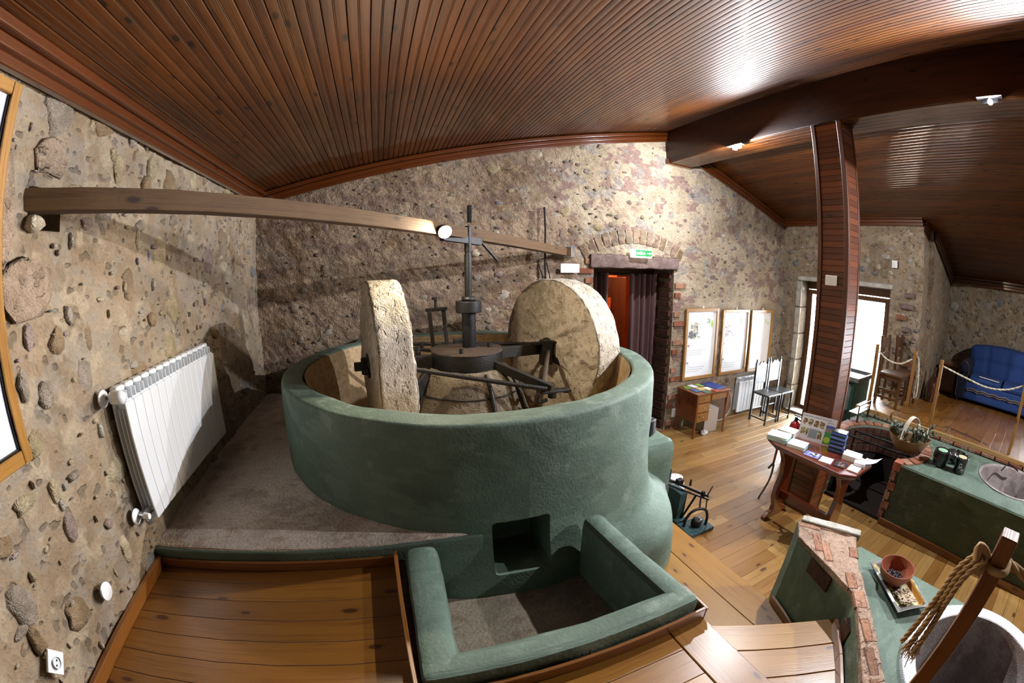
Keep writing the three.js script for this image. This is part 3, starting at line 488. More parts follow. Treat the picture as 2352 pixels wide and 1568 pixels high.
// ---------------------------------------------------------------- ceiling
{
  const c = thing('ceiling', 'pitched ceiling of glossy dark varnished boards with a heavy ridge beam', null, [2, 1.4, -2], null, 'structure');
  const r = rng(17);
  function boards(xa, xb, f, zEnd) {                        // tongue-and-groove boards running along the ridge, each with a bead down its middle
    const w = 0.0975, n = Math.round((xb - xa) / w), slope = f(1) - f(0);
    for (let i = 0; i < n; i++) {
      const x0 = xa + (xb - xa) * i / n, d = (xb - xa) / n, zs = zEnd(x0), L = 3.5 - zs, m = 34, pos = [], uv = [], idx = [], off = r() * 9, ov = r() * 9, tilt = (r() - 0.5) * 0.012;
      const arc = (a, b, h) => Array.from({ length: 6 }, (_, k) => { const t = k / 5; return [mix(a, b, t), h * (2 * t - 1) ** 2]; });   // gently cupped face between two grooves
      const strips = [[[0.002, 0.02], [0.002, 0.004]], [[0.002, 0.004], [0.005, 0.0012]], arc(0.005, d / 2 - 0.006, 0.0012), [[d / 2 - 0.006, 0.0012], [d / 2 - 0.003, 0.005]], [[d / 2 - 0.003, 0.005], [d / 2 - 0.001, 0.002], [d / 2 + 0.001, 0.002], [d / 2 + 0.003, 0.005]], [[d / 2 + 0.003, 0.005], [d / 2 + 0.006, 0.0012]], arc(d / 2 + 0.006, d - 0.005, 0.0012), [[d - 0.005, 0.0012], [d - 0.002, 0.004]], [[d - 0.002, 0.004], [d - 0.002, 0.02]]];
      for (const prof of strips) {
        const base = pos.length / 3, q = prof.length;
        for (let k = 0; k <= m; k++) prof.forEach(([px, py]) => { const x = x0 + px; pos.push(x, f(x) + py + (px - d / 2) * tilt, zs + L * k / m); uv.push(zs + L * k / m + off, px + ov); });
        for (let k = 0; k < m; k++) for (let j = 0; j < q - 1; j++) { const a = base + k * q + j; idx.push(a, a + 1, a + q, a + 1, a + q + 1, a + q); }
      }
      const g = new THREE.BufferGeometry(); g.setAttribute('position', new THREE.Float32BufferAttribute(pos, 3)); g.setAttribute('uv', new THREE.Float32BufferAttribute(uv, 2)); g.setIndex(idx); g.computeVertexNormals();
      part('ceiling_board', g, M.board[Math.floor(r() * 4)], c);
    }
  }
  boards(-1.36, 3.5, roofL, () => -4.25);
  boards(3.8, 8.05, roofR, (x) => (x < 6.0 ? -4.25 : -1.75));
  const deck = []; for (let i = 0; i < 40; i++) { const z = -4.8 + i * 0.21; for (const [a, b, f] of [[-1.7, 3.66, roofL], [3.62, 8.4, roofR]]) for (let k = 0; k < 16; k++) { const xa = a + (b - a) * k / 16, xb = a + (b - a) * (k + 1) / 16; const g = box(xa, xb, 0, 0.12, z, z + 0.21, { r: 0, seg: 1 }), P = g.attributes.position; for (let v = 0; v < P.count; v++) P.setY(v, P.getY(v) + f(P.getX(v)) + 0.03); deck.push(g); } }
  part('roof_deck', deck, M.gap, c);
  // ridge beam boxed in boards, crown mouldings along the eaves and up the gable
  part('ridge_beam', box(3.44, 3.84, 1.41, 1.9, -4.22, 3.5, { r: 0.006, seg: 0.14, grain: 'z' }), M.beamBoard, c);
  for (let i = 0; i < 5; i++) part('beam_board', box(3.452 + i * 0.076, 3.524 + i * 0.076, 1.402, 1.412, -4.2, 3.5, { r: 0.002, seg: 0.2, grain: 'z' }), M.board[i % 4], c);
  part('beam_trim', [box(3.42, 3.86, 1.39, 1.46, -4.2, -4.14, { r: 0.006 })], M.crown, c);
  const crown = (pts, w) => { const out = []; for (const [dy, t] of [[0, 1], [-0.045, 0.72], [-0.085, 0.45]]) for (let i = 0; i < pts.length - 1; i++) { const [a, b, nx, nz] = pts[i]; const A = [a[0] + nx * w * t / 2, a[1] + dy, a[2] + nz * w * t / 2], B = [b[0] + nx * w * t / 2, b[1] + dy, b[2] + nz * w * t / 2]; out.push(bar(A, B, w * t, 0.042, { r: 0.008, seg: 0.12 })); } return out; };
  part('crown_moulding', crown([[[-1.29, 0.84, -4.2], [-1.29, 0.84, 3.4], 1, 0], 0], 0.09), M.crown, c);
  part('crown_moulding', crown([[[-1.3, roofL(-1.3) - 0.03, -4.18], [3.44, roofL(3.44) - 0.03, -4.18], 0, 1], 0], 0.05), M.crown, c);
  part('crown_moulding', crown([[[3.84, roofR(3.84) - 0.03, -4.18], [6.07, roofR(6.07) - 0.03, -4.18], 0, 1], 0], 0.05), M.crown, c);
  part('crown_moulding', crown([[[6.06, 0.96, -4.2], [6.06, 0.96, -1.68], -1, 0], 0], 0.06), M.crown, c);
  part('crown_moulding', crown([[[6.08, roofR(6.08) - 0.02, -1.68], [6.36, roofR(6.36) - 0.02, -1.68], 0, 1], 0], 0.05), M.crown, c);
  part('crown_moulding', crown([[[6.37, roofR(6.37) - 0.02, -1.58], [7.98, roofR(7.98) - 0.02, -1.62], 0, 1], 0], 0.05), M.crown, c);
  part('crown_moulding', crown([[[7.95, 0.325, -1.6], [7.95, 0.325, 3.4], -1, 0], 0], 0.06), M.crown, c);
  // boarded post under the beam
  const p = thing('pillar', 'boarded brown timber post carrying the ridge beam behind the book table', 'pillar', [3.56, LOW, -1.82], null, 'structure');
  part('core', box(3.455, 3.675, LOW, 1.41, -1.975, -1.675, { r: 0, seg: 0.2, grain: 'y' }), M.gap, p);
  for (let i = 0; i < 68; i++) { const y = LOW + 0.005 + i * 0.0522; part('board', box(3.445, 3.458, y, y + 0.0505, -1.945, -1.7, { r: 0.0025, seg: 0.3, grain: 'z' }), M.postBoard[Math.floor(r() * 4)], p); part('board', box(3.47, 3.66, y, y + 0.0505, -1.68, -1.665, { r: 0.0025, seg: 0.3 }), M.postBoard[Math.floor(r() * 4)], p); }
  for (const [x, z, w, d] of [[3.45, -1.97, 0.03, 0.045], [3.455, -1.685, 0.04, 0.05], [3.67, -1.68, 0.035, 0.045], [3.67, -1.965, 0.035, 0.045]]) part('corner_trim', cube(x, (LOW + 1.41) / 2, z, w, 1.41 - LOW, d, { r: 0.006, seg: 0.14, grain: 'y' }), M.postTrim, p);
  part('back_board', [box(3.665, 3.68, LOW, 1.41, -1.95, -1.69, { seg: 0.2, grain: 'y' }), box(3.46, 3.66, LOW, 1.41, -1.985, -1.97, { seg: 0.2, grain: 'y' })], M.postBoard[1], p);
}

// ---------------------------------------------------------------- doorways and what lies beyond
{
  const g = thing('ground', 'pale sunlit paving outside the glazed door', null, [9, LOW, -4], null, 'structure');
  part('paving', [box(6.5, 16, LOW - 0.2, LOW - 0.03, -14, -1.9, { r: 0, seg: 0.5 }), box(8.4, 16, LOW - 0.2, LOW - 0.03, -1.9, 8, { r: 0, seg: 0.5 })], M.ground, g);
  const wd = thing('window_1', 'brown framed window in the far wall past the armchair', null, [8.1, -1.05, 1.7], null, 'structure');
  part('window_frame', [box(8.1, 8.16, -1.05, 0.12, 2.15, 2.22), box(8.1, 8.16, -1.05, 0.12, 3.28, 3.35), box(8.1, 8.16, -1.05, 0.12, 2.72, 2.78), box(8.1, 8.16, -1.05, -0.98, 2.15, 3.35), box(8.1, 8.16, 0.05, 0.12, 2.15, 3.35)], M.chairWood, wd);
  for (const [p, q] of [[2.22, 2.72], [2.78, 3.28]]) part('pane', box(8.126, 8.13, -0.98, 0.05, p, q, { r: 0, seg: 0.3 }), M.pane, wd);
  const d = thing('door_2', 'brown framed glazed door letting in white daylight behind the boarded post', null, [6.3, LOW, -3], null, 'structure');
  const fr = (z0, z1, y0, y1, dx = 0) => box(6.27 + dx, 6.33 + dx, y0, y1, z0, z1, { r: 0.006, seg: 0.2, grain: 'y' });
  part('door_frame', [fr(-3.86, -3.78, LOW, 0), fr(-2.28, -2.2, LOW, 0), fr(-3.86, -2.2, -0.14, 0, 0.005)], M.chairWood, d);
  for (const [a, b] of [[-3.78, -3.05], [-3.03, -2.28]]) {
    const s = part('door_sash', [fr(a, a + 0.07, LOW + 0.02, -0.15), fr(b - 0.07, b, LOW + 0.02, -0.15), fr(a, b, -0.22, -0.15), fr(a, b, LOW + 0.02, LOW + 0.1)], M.chairWood, d);
    part('pane', box(6.298, 6.302, LOW + 0.1, -0.22, a + 0.07, b - 0.07, { r: 0, seg: 0.3 }), M.pane, s);
    if (a < -3.5) part('door_handle', [cube(6.262, -0.98, -3.6, 0.02, 0.2, 0.045, { r: 0.008 }), rod([6.24, -0.95, -3.6], [6.24, -0.95, -3.48], 0.01)], M.black, s);
  }
  part('lintel_board', box(6.22, 6.5, -0.02, 0.0, -3.9, -2.15), M.oldWood, d);
  part('threshold', lumpy(box(6.0, 6.35, LOW - 0.01, LOW + 0.04, -3.85, -2.2, { r: 0.015, seg: 0.1 }), 0.006, 6, 2), M.jambStone, d);
}
{
  const d = thing('door_1', 'dark doorway in the rubble gable opening into an orange wooden room', null, [2.95, LOW, -4.6], null, 'structure');
  part('door_frame', [box(2.3, 2.36, LOW, 0, -4.72, -4.62, { grain: 'y' }), box(3.52, 3.58, LOW, 0, -4.72, -4.62, { grain: 'y' }), box(2.3, 3.58, -0.08, 0.02, -4.72, -4.62)], M.chairWood, d);
  const b = (n, x0, x1, y0, y1, z0, z1, m) => part(n, box(x0, x1, y0, y1, z0, z1, { r: 0, seg: 0.4, grain: 'y' }), m, d);
  b('room_floor', 1.4, 6, LOW - 0.1, LOW, -8, -4.7, M.pine[2]); b('room_ceiling', 1.4, 6, 0.3, 0.4, -8, -4.72, M.board[2]); b('room_wall', 1.3, 1.4, LOW, 0.4, -8, -4.7, M.board[2]); b('room_wall', 5.9, 6, LOW, 0.4, -8, -4.75, M.orangeRoom); b('room_wall', 1.3, 6, LOW, 0.4, -8.1, -8, M.orangeRoom);
  // the panelled arch seen between the curtains
  part('arch_panel', [box(3.25, 3.5, LOW, -0.12, -5.3, -5.26, { grain: 'y' }), box(2.5, 3.25, -0.42, -0.12, -5.3, -5.26)], M.orangeRoom, d);
  part('arch_panel', box(3.62, 3.9, LOW, -0.1, -6.2, -6.15, { grain: 'y' }), M.orangeRoom, d);
  const L = thing('ceiling_light', 'small warm ceiling lamp inside the orange room', 'lamp', [3.9, 0.28, -5.4]);
  part('shade', lathe([[0.02, 0.02], [0.06, 0.0], [0.07, -0.06]], { at: [3.9, 0.28, -5.4] }), M.white, L);
  const bulb = new THREE.MeshStandardMaterial({ color: '#fff2dc', emissive: '#ffd9a0', emissiveIntensity: 6 });
  part('bulb', new THREE.SphereGeometry(0.035, 16, 12).translate(3.9, 0.2, -5.4), bulb, L);
  const pl = new THREE.PointLight('#ffcf9a', 6); pl.position.copy(bow([3.9, 0.2, -5.4])); pl.castShadow = true; pl.shadow.radius = 1.7; scene.add(pl);
  const s = thing('bottle_rack', 'dark bottle rack standing inside the orange room', 'rack', [2.95, LOW, -5.6]);
  part('frame', [box(2.62, 3.2, LOW, -0.62, -5.75, -5.72, { r: 0, grain: 'y' }), box(2.6, 2.64, LOW, -0.6, -5.75, -5.5), box(3.18, 3.22, LOW, -0.6, -5.75, -5.5)], M.black, s);
  for (let i = 0; i < 8; i++) part('shelf', box(2.62, 3.2, LOW + 0.1 + i * 0.19, LOW + 0.115 + i * 0.19, -5.74, -5.5), M.black, s);
  for (let i = 0; i < 12; i++) single('bottle', `dark bottle lying on the ${['lowest', 'second', 'third', 'fourth', 'fifth', 'top'][Math.floor(i / 2)]} shelf of the rack, ${i % 2 ? 'nearer the door post' : 'nearer the curtain'}`, 'bottle', [2.78 + (i % 2) * 0.24, LOW + 0.16 + Math.floor(i / 2) * 0.19, -5.6], lathe([[0, 0], [0.036, 0], [0.038, 0.01], [0.038, 0.13], [0.014, 0.17], [0.014, 0.2], [0, 0.2]], { seg: 14 }).rotateX(Math.PI / 2).translate(2.78 + (i % 2) * 0.24, LOW + 0.157 + Math.floor(i / 2) * 0.19, -5.72), M.brownGlass, 'bottles in the dark rack');
  single('paper_lantern', 'white paper jug standing on the dark bottle rack', 'lantern', [2.92, -0.6, -5.62], lathe([[0, 0], [0.07, 0], [0.09, 0.06], [0.085, 0.15], [0.06, 0.2], [0.065, 0.22], [0, 0.22]], { at: [2.92, -0.6, -5.62], seg: 20 }), M.white);
  // curtains hung on a rod
  single('curtain_rod', 'thin dark rod carrying the two brown door curtains', 'rod', [2.95, -0.06, -4.5], rod([2.33, -0.06, -4.5], [3.56, -0.06, -4.5], 0.012), M.iron);
  const drape = (x0, x1, folds, seed) => { const n = 90, m = 24, h = 2.08, r = rng(seed), ph = r() * 6, g = new THREE.PlaneGeometry(1, 1, n, m), P = g.attributes.position, uv = g.attributes.uv; for (let i = 0; i < P.count; i++) { const u = P.getX(i) + 0.5, v = P.getY(i) + 0.5, a = u * folds * Math.PI * 2 + ph + 0.7 * Math.sin(u * 9 + v * 1.3); P.setXYZ(i, mix(x0, x1, u) + 0.012 * Math.sin(a * 0.5 + v * 2), LOW + 0.03 + v * h, -4.5 + 0.042 * Math.sin(a) * (0.75 + 0.25 * v) + 0.012 * Math.sin(3 * v + u * 5)); uv.setXY(i, u, v * 2); } g.computeVertexNormals(); const bk = g.clone().translate(0, 0, -0.006); return join([g, bk]); };
  single('curtain', 'brown door curtain bunched against the millstone side of the doorway', 'curtain', [2.5, LOW, -4.5], drape(2.33, 2.72, 5, 3), M.curtain);
  single('curtain', 'wide brown door curtain hanging beside the brick jamb and the posters', 'curtain', [3.3, LOW, -4.5], drape(3.06, 3.52, 5, 4), M.curtain);
}

// ---------------------------------------------------------------- the oil mill
const MC = [0.58, -2.87];                            // centre of the basin
{
  const b = thing('mill_basin', 'round green plastered olive mill basin with a raised rim', 'mill', [MC[0], LOW, MC[1]]);
  const prof = [[0, LOW], [1.46, LOW], [1.46, -2.0], [1.45, -1.86], [1.44, -1.76], [1.43, -1.68], [1.42, -1.62], [1.41, -1.56], [1.39, -1.49], [1.365, -1.42], [1.35, -1.36], [1.335, -1.27], [1.325, -1.18], [1.32, -1.08], [1.318, -0.98], [1.316, -0.88], [1.316, -0.78], [1.315, -0.7], [1.312, -0.66], [1.305, -0.646], [1.29, -0.64], [1.25, -0.638], [1.19, -0.638], [1.172, -0.642], [1.165, -0.652], [1.163, -0.68], [1.14, -0.9], [1.09, -1.25], [0, -1.25]];
  let body = lathe(prof, { seg: 144, at: [MC[0], 0, MC[1]] });
  lumpy(body, 0.012, 4.2, 3, false);
  { // soft buttress folds low on the landing side
    const P = body.attributes.position; for (let i = 0; i < P.count; i++) { const x = P.getX(i) - MC[0], y = P.getY(i), z = P.getZ(i) - MC[1], r = Math.hypot(x, z), a = Math.atan2(z, x); if (r < 1.25 || y > -0.9) continue; const k = step(-0.9, -1.5, y) * step(0.1, 0.5, a) * step(1.5, 1.1, a) * 0.035 * Math.sin(a * 9) + 0.13 * step(-1.36, -1.58, y) * step(1.32, 0.95, a) * step(-1.3, -0.9, a); P.setX(i, P.getX(i) + x / r * k); P.setZ(i, P.getZ(i) + z / r * k); }
    body.computeVertexNormals();
  }
  const A = new Brush(body, M.green), N = new Brush(box(0.4, 0.69, -1.44, -1.14, -1.82, -1.3, { r: 0.02, seg: 0.08 }), M.green); A.updateMatrixWorld(); N.updateMatrixWorld();
  const ev = new Evaluator(); ev.useGroups = false; const cut = ev.evaluate(A, N, SUBTRACTION).geometry;
  part('basin_wall', cut, M.green, b);
  part('pan', lumpy(lathe([[1.157, -0.652], [1.15, -0.68], [1.125, -0.88], [1.06, -1.15], [1.0, -1.2], [0.9, -1.21], [0.5, -1.205], [0, -1.205]], { seg: 96, at: [MC[0], 0, MC[1]] }), 0.008, 7, 2, true), M.pan, b, 'worn sand-coloured stone inside');
  part('buttress', lumpy(box(1.58, 1.97, -1.66, -1.2, -2.74, -2.14, { r: 0.07, seg: 0.07 }), 0.012, 6, 4), M.green, b);
  part('ledge', lumpy(box(-0.3, 0.0, -0.85, -0.66, -4.22, -3.9, { r: 0.03, seg: 0.06 }), 0.008, 6, 8), M.green, b);
  // wooden skirting round the foot, on the landing
  const sk = []; for (let i = 0; i < 16; i++) { const a0 = 0.5 + i * 0.052, a1 = a0 + 0.052, R = 1.565; sk.push(bar([MC[0] + R * Math.cos(a0), -1.835, MC[1] + R * Math.sin(a0)], [MC[0] + R * Math.cos(a1), -1.835, MC[1] + R * Math.sin(a1)], 0.016, 0.05)); }
  part('skirting', sk, M.pineEdge, b);
  const s = thing('mill_slab', 'low grey cement slab with a green painted edge running under the radiator', 'slab', [-0.7, UP, -2.2]);
  part('slab_top', lumpy(slabOf([[-1.34, -1.572], [-0.9, -1.572], [-0.4, -1.572], [0.0, -1.572], [0.34, -1.57], [0.38, -1.7], [0.2, -2.6], [-0.3, -4.2], [-1.34, -4.2]], [], -1.6, -1.187, { max: 0.09, bevel: 0.012 }), 0.006, 5, 6), M.concrete, s);
  part('slab_face', lumpy(box(-1.32, 0.36, UP - 0.3, -1.196, -1.585, -1.556, { r: 0.012, seg: 0.06 }), 0.006, 6, 9), M.green, s);
  const t = thing('collecting_trough', 'square green plastered trough in front of the mill basin', 'trough', [0.48, -1.7, -1.15]);
  const shear = (g) => { const P = g.attributes.position; for (let i = 0; i < P.count; i++) { const x = P.getX(i), z = P.getZ(i), k = (z + 0.78) / -0.72; P.setX(i, x + k * (x > 0.5 ? -0.055 : 0.03)); } return g; };
  const w = (x0, x1, z0, z1, sd) => shear(lumpy(box(x0, x1, -1.9, -1.187, z0, z1, { r: 0.035, seg: 0.06 }), 0.009, 7, sd));
  part('trough_wall', w(-0.04, 0.1, -1.54, -0.8, 1), M.green, t); part('trough_wall', w(0.91, 1.02, -1.54, -0.8, 2), M.green, t); part('trough_wall', w(-0.04, 1.02, -0.91, -0.79, 3), M.green, t);
  part('trough_floor', lumpy(box(0.0, 1.0, -1.75, -1.55, -1.62, -0.8, { r: 0.0, seg: 0.08 }), 0.008, 6, 5), M.troughFloor, t);
  part('trim_board', [box(-0.068, -0.05, UP, UP + 0.075, -1.55, -0.78, { grain: 'z', seg: 0.15 }), box(-0.06, 1.03, UP, UP + 0.055, -0.776, -0.76, { seg: 0.15 }), box(-1.3, -0.06, UP, UP + 0.05, -1.552, -1.535, { seg: 0.15 }), box(1.032, 1.046, UP - 0.02, UP + 0.05, -0.93, -0.76)], M.pineEdge, t, 'varnished skirting boards');
  const sl = thing('trim_1', 'varnished skirting board along the foot of the fieldstone wall', null, [-1.29, UP, -0.6], null, 'structure');
  part('skirting', box(-1.3, -1.272, UP, UP + 0.06, -1.55, 2.5, { grain: 'z', seg: 0.14 }), M.pineEdge, sl);
}
// millstones: rough granite discs, axis roughly across the basin
function millstone(label, c, axis, R, t, seed) {
  const th = thing('millstone', label, 'millstone', [c[0], -1.2, c[2]], 'edge runner millstones');
  const prof = []; const m = 16; for (let i = 0; i <= m; i++) prof.push([(R - 0.02) * i / m, -t / 2]); for (const a of [0.3, 0.6, 1]) prof.push([R - 0.02 + 0.02 * Math.sin(a * 1.57), -t / 2 + 0.02 * (1 - Math.cos(a * 1.57))]); for (let i = 1; i < 9; i++) prof.push([R, -t / 2 + 0.02 + (t - 0.04) * i / 9]); for (const a of [1, 0.6, 0.3]) prof.push([R - 0.02 + 0.02 * Math.sin(a * 1.57), t / 2 - 0.02 * (1 - Math.cos(a * 1.57))]); for (let i = m; i >= 0; i--) prof.push([(R - 0.02) * i / m, t / 2]);
  const g = lathe(prof, { seg: 150 }), P = g.attributes.position, N = g.attributes.normal, uv = g.attributes.uv;
  for (let i = 0; i < P.count; i++) { const x = P.getX(i), y = P.getY(i), z = P.getZ(i), r = Math.hypot(x, z), f = Math.abs(N.getY(i)) > 0.7; let k = (fbm3(x * 9 + seed, y * 9, z * 9, 3) - 0.5) * 0.016; if (f) { k -= 0.03 * step(0.53, 0.66, fbm3(x * 8 + seed * 3, 5, z * 8, 3)) * step(0.1, 0.2, r); k += (noise3(x * 26 + seed, 3, z * 26) - 0.5) * 0.016; } else k += (noise3(x * 30, y * 30, z * 30 + seed) - 0.5) * 0.006;
    P.setXYZ(i, x + N.getX(i) * k, y + N.getY(i) * k, z + N.getZ(i) * k); if (f) uv.setXY(i, x + seed, z); else uv.setXY(i, Math.atan2(z, x) * R + seed, y); }
  g.computeVertexNormals();
  const q = new THREE.Quaternion().setFromUnitVectors(new THREE.Vector3(0, 1, 0), new THREE.Vector3(...axis).normalize()), mt = new THREE.Matrix4().compose(new THREE.Vector3(...c), q, new THREE.Vector3(1, 1, 1));
  const on = (h) => h.applyMatrix4(mt);
  part('stone_disc', on(g), M.granite, th);
  part('hub', on(lathe([[0, -t / 2 - 0.05], [0.055, -t / 2 - 0.05], [0.06, -t / 2 - 0.045], [0.06, t / 2 + 0.045], [0.055, t / 2 + 0.05], [0, t / 2 + 0.05]], { seg: 24 })), M.iron, th);
  part('hub_collar', on(lathe([[0.05, t / 2 + 0.012], [0.085, t / 2 + 0.012], [0.085, t / 2 - 0.03]], { seg: 24 })), M.iron, th);
  part('hub_collar', on(lathe([[0.085, -t / 2 + 0.03], [0.085, -t / 2 - 0.012], [0.05, -t / 2 - 0.012]], { seg: 24 })), M.iron, th);
  return { th, on };
}
{
  const tl = 0.215, tr = 0.26, la = [-0.99, 0, 0.138], ra = [0.944, 0, -0.329];
  const cl = [-0.123 - la[0] * tl / 2, -0.63, -2.772 - la[2] * tl / 2], cr = [1.316 + ra[0] * tr / 2, -0.66, -3.127 + ra[2] * tr / 2];
  const L = millstone('upright millstone seen edge on, at the radiator side of the basin', cl, la, 0.57, tl, 3);
  part('axle_end', L.on(join([cube(0, tl / 2 + 0.05, 0, 0.05, 0.1, 0.05), cube(0, tl / 2 + 0.03, 0, 0.03, 0.03, 0.22)])), M.iron, L.th);
  const R = millstone('pitted upright millstone showing its round face, at the doorway side of the basin', cr, ra, 0.57, tr, 8);
  // the bed stone cone, banded with iron
  const c = thing('bed_stone', 'conical banded bed stone in the middle of the mill basin', 'millstone', [MC[0], -1.2, MC[1]]);
  part('cone', lumpy(lathe([[0, -1.22], [0.5, -1.22], [0.47, -1.1], [0.4, -0.9], [0.35, -0.78], [0.31, -0.72], [0.27, -0.69], [0, -0.69]], { seg: 64, at: [MC[0], 0, MC[1]] }), 0.012, 8, 3), M.graniteDark, c);
  for (const a of [1.35, 0.62]) part('iron_strap', tube([[0.3, -0.7], [0.365, -0.79], [0.42, -0.92], [0.5, -1.16]].map(([r, y]) => [MC[0] + (r + 0.004) * Math.cos(a), y, MC[1] + (r + 0.004) * Math.sin(a)]), 0.016, { seg: 12, rad: 6 }), M.iron, c);
  const seam = ring(MC[0], MC[1], 0.38, 40).map(([x, z]) => [x, -0.845, z]); part('iron_band', tube(seam, 0.006, { seg: 64, rad: 5, closed: true }), M.iron, c);
  // shaft and crosshead
  const s = thing('mill_shaft', 'tall black iron shaft with a collar rising from the mill to the wooden pole', 'shaft', [MC[0] + 0.015, -0.6, MC[1]]);
  const X = MC[0] + 0.02, Z = MC[1];
  part('upper_shaft', [lathe([[0.02, 0.3], [0.026, 0.29], [0.026, 0.12], [0.022, 0.115], [0.022, 0.1], [0.026, 0.095], [0.026, -0.24], [0, -0.24]].reverse(), { at: [X, 0, Z] }), cube(X, 0.38, Z + 0.06, 0.03, 0.12, 0.03)], M.ironBlue, s);
  part('lower_shaft', lathe([[0, -0.62], [0.05, -0.62], [0.05, -0.3], [0.044, -0.26], [0.044, -0.24], [0, -0.24]], { at: [X, 0, Z] }), M.ironBlue, s);
  part('collar', [lathe([[0.04, -0.31], [0.09, -0.31], [0.092, -0.305], [0.092, -0.235], [0.088, -0.23], [0.05, -0.23]], { at: [X, 0, Z], seg: 28 }), lathe([[0, -0.235], [0.048, -0.235], [0.048, -0.2], [0, -0.2]], { at: [X, 0, Z] })], M.ironBlue, s);
  part('pole_clamp', [bar([X - 0.2, 0.215, Z + 0.11], [X + 0.1, 0.19, Z - 0.06], 0.05, 0.05), rod([X + 0.1, 0.2, Z - 0.06], [X + 0.24, 0.06, Z - 0.1], 0.01)], M.ironBlue, s);
  const k = thing('mill_crosshead', 'black iron crosshead with arms, rods and scraper brackets driving the two millstones', 'machinery', [MC[0], -0.7, MC[1]]);
  part('box', lathe([[0, -0.7], [0.25, -0.7], [0.262, -0.69], [0.262, -0.58], [0.25, -0.575], [0, -0.575]], { at: [MC[0], 0, MC[1]], seg: 10 }), M.iron, k);
  part('worn_top', lumpy(lathe([[0.262, -0.58], [0.255, -0.566], [0.15, -0.56], [0, -0.56]], { at: [MC[0], 0, MC[1]], seg: 40 }), 0.012, 18, 5), M.wornPlate, k, 'weathered dark wooden top plate');
  part('axle_arm', bar([MC[0] + 0.2, -0.635, MC[1] - 0.07], [1.3, -0.66, -3.12], 0.05, 0.085), M.iron, k);
  part('axle_arm', bar([MC[0] - 0.2, -0.645, MC[1] + 0.01], [0.13, -0.64, -2.84], 0.05, 0.085), M.iron, k);
  part('tie_rod', rod([0.1, -0.62, -2.62], [1.02, -0.79, -2.42], 0.016), M.iron, k);
  part('tie_rod', rod([0.2, -0.585, -3.25], [1.3, -0.615, -3.07], 0.014), M.iron, k);
  part('drag_arm', bar([MC[0] + 0.15, -0.66, MC[1] + 0.19], [1.06, -0.8, -2.44], 0.045, 0.06), M.iron, k);
  part('scraper_plate', [bar([0.98, -0.815, -2.45], [1.22, -0.835, -2.5], 0.07, 0.018), cyl(0.03, 0.03, 0.05, [1.08, -0.87, -2.47], 14), cyl(0.022, 0.022, 0.03, [1.19, -0.85, -2.49], 14), tube([[0.98, -0.84, -2.45], [0.97, -0.88, -2.44], [1.03, -0.87, -2.43]], 0.012)], M.iron, k);
  part('link_rod', rod([1.27, -0.66, -3.0], [1.02, -0.8, -2.48], 0.017), M.steel, k);
  part('scraper_arm', [bar([1.3, -0.72, -3.06], [1.64, -0.91, -2.78], 0.03, 0.05), rod([1.6, -0.9, -2.78], [1.86, -0.87, -2.86], 0.016)], M.iron, k);
  part('hub_block', [cube(1.27, -0.68, -3.05, 0.09, 0.2, 0.09, { r: 0.01 }), cube(1.25, -0.6, -3.04, 0.2, 0.02, 0.05)], M.iron, k);
  for (const [x, z] of [[0.36, -3.02], [0.47, -3.05]]) part('guide_bar', bar([x, -0.62, z], [x - 0.025, -0.31, z], 0.028, 0.032), M.iron, k);
  part('guide_cap', [bar([0.31, -0.3, -3.02], [0.47, -0.295, -3.05], 0.035, 0.025), cyl(0.012, 0.012, 0.07, [0.385, -0.29, -3.03], 10), cyl(0.03, 0.026, 0.018, [0.385, -0.225, -3.03], 8)], M.iron, k);
  part('guide_foot', [tube([[0.24, -0.56, -3.0], [0.24, -0.64, -2.99], [0.3, -0.7, -2.97], [0.42, -0.68, -2.98]], 0.022), bar([0.2, -0.575, -3.0], [0.36, -0.6, -3.0], 0.04, 0.022), cyl(0.016, 0.016, 0.05, [0.27, -0.58, -3.0], 8)], M.iron, k); part('wedge', cube(0.55, -0.56, -3.05, 0.07, 0.06, 0.05), M.iron, k);
  part('scraper_blade', [bar([0.3, -0.72, -2.75], [0.12, -0.86, -2.55], 0.012, 0.12)], M.iron, k);
  for (const [x, z] of [[0.74, -2.84], [0.5, -2.66], [0.66, -3.08]]) part('bolt', cyl(0.014, 0.014, 0.04, [x, -0.57, z], 8), M.iron, k);
  // the old wooden pole
  const p0 = [-1.5, 0.365, -1.01], p1 = [2.1, 0.165, -4.26];
  const p = thing('wooden_pole', 'long grey weathered wooden pole spanning from the fieldstone wall to the gable wall', 'pole', [0.4, 0.26, -2.7]);
  part('pole_beam', lumpy(bar(p0, p1, 0.085, 0.082, { r: 0.006, seg: 0.06 }), 0.003, 9, 4), M.oldWood, p);
  part('metal_strap', [bar([1.93, 0.175, -4.05], [2.0, 0.171, -4.11], 0.098, 0.105, { r: 0.002 })], M.steel, p);
  single('iron_wire', 'rusty iron bar hanging down the gable wall behind the pole', 'bar', [1.71, 0.4, -4.12], [tube([[1.7, 0.66, -4.13], [1.705, 0.4, -4.12], [1.7, 0.15, -4.12], [1.71, -0.15, -4.13]], 0.012, { seg: 16, rad: 6 }), tube([[1.705, 0.1, -4.12], [1.76, -0.1, -4.13], [1.78, -0.2, -4.14]], 0.007, { seg: 10, rad: 5 })], M.iron);
  single('iron_weight', 'black six-sided iron weight resting on the green buttress', 'weight', [1.8, -1.2, -2.35], [lathe([[0, -1.2], [0.082, -1.2], [0.085, -1.195], [0.082, -1.09], [0.07, -1.085], [0, -1.085]], { seg: 6, at: [1.8, 0, -2.35] }), tube(ring(1.8, -2.35, 0.04, 10, 0, 6.2).map(([x, z]) => [x, -1.08, z]), 0.006, { seg: 20, rad: 5 })], M.ironBlue);
}

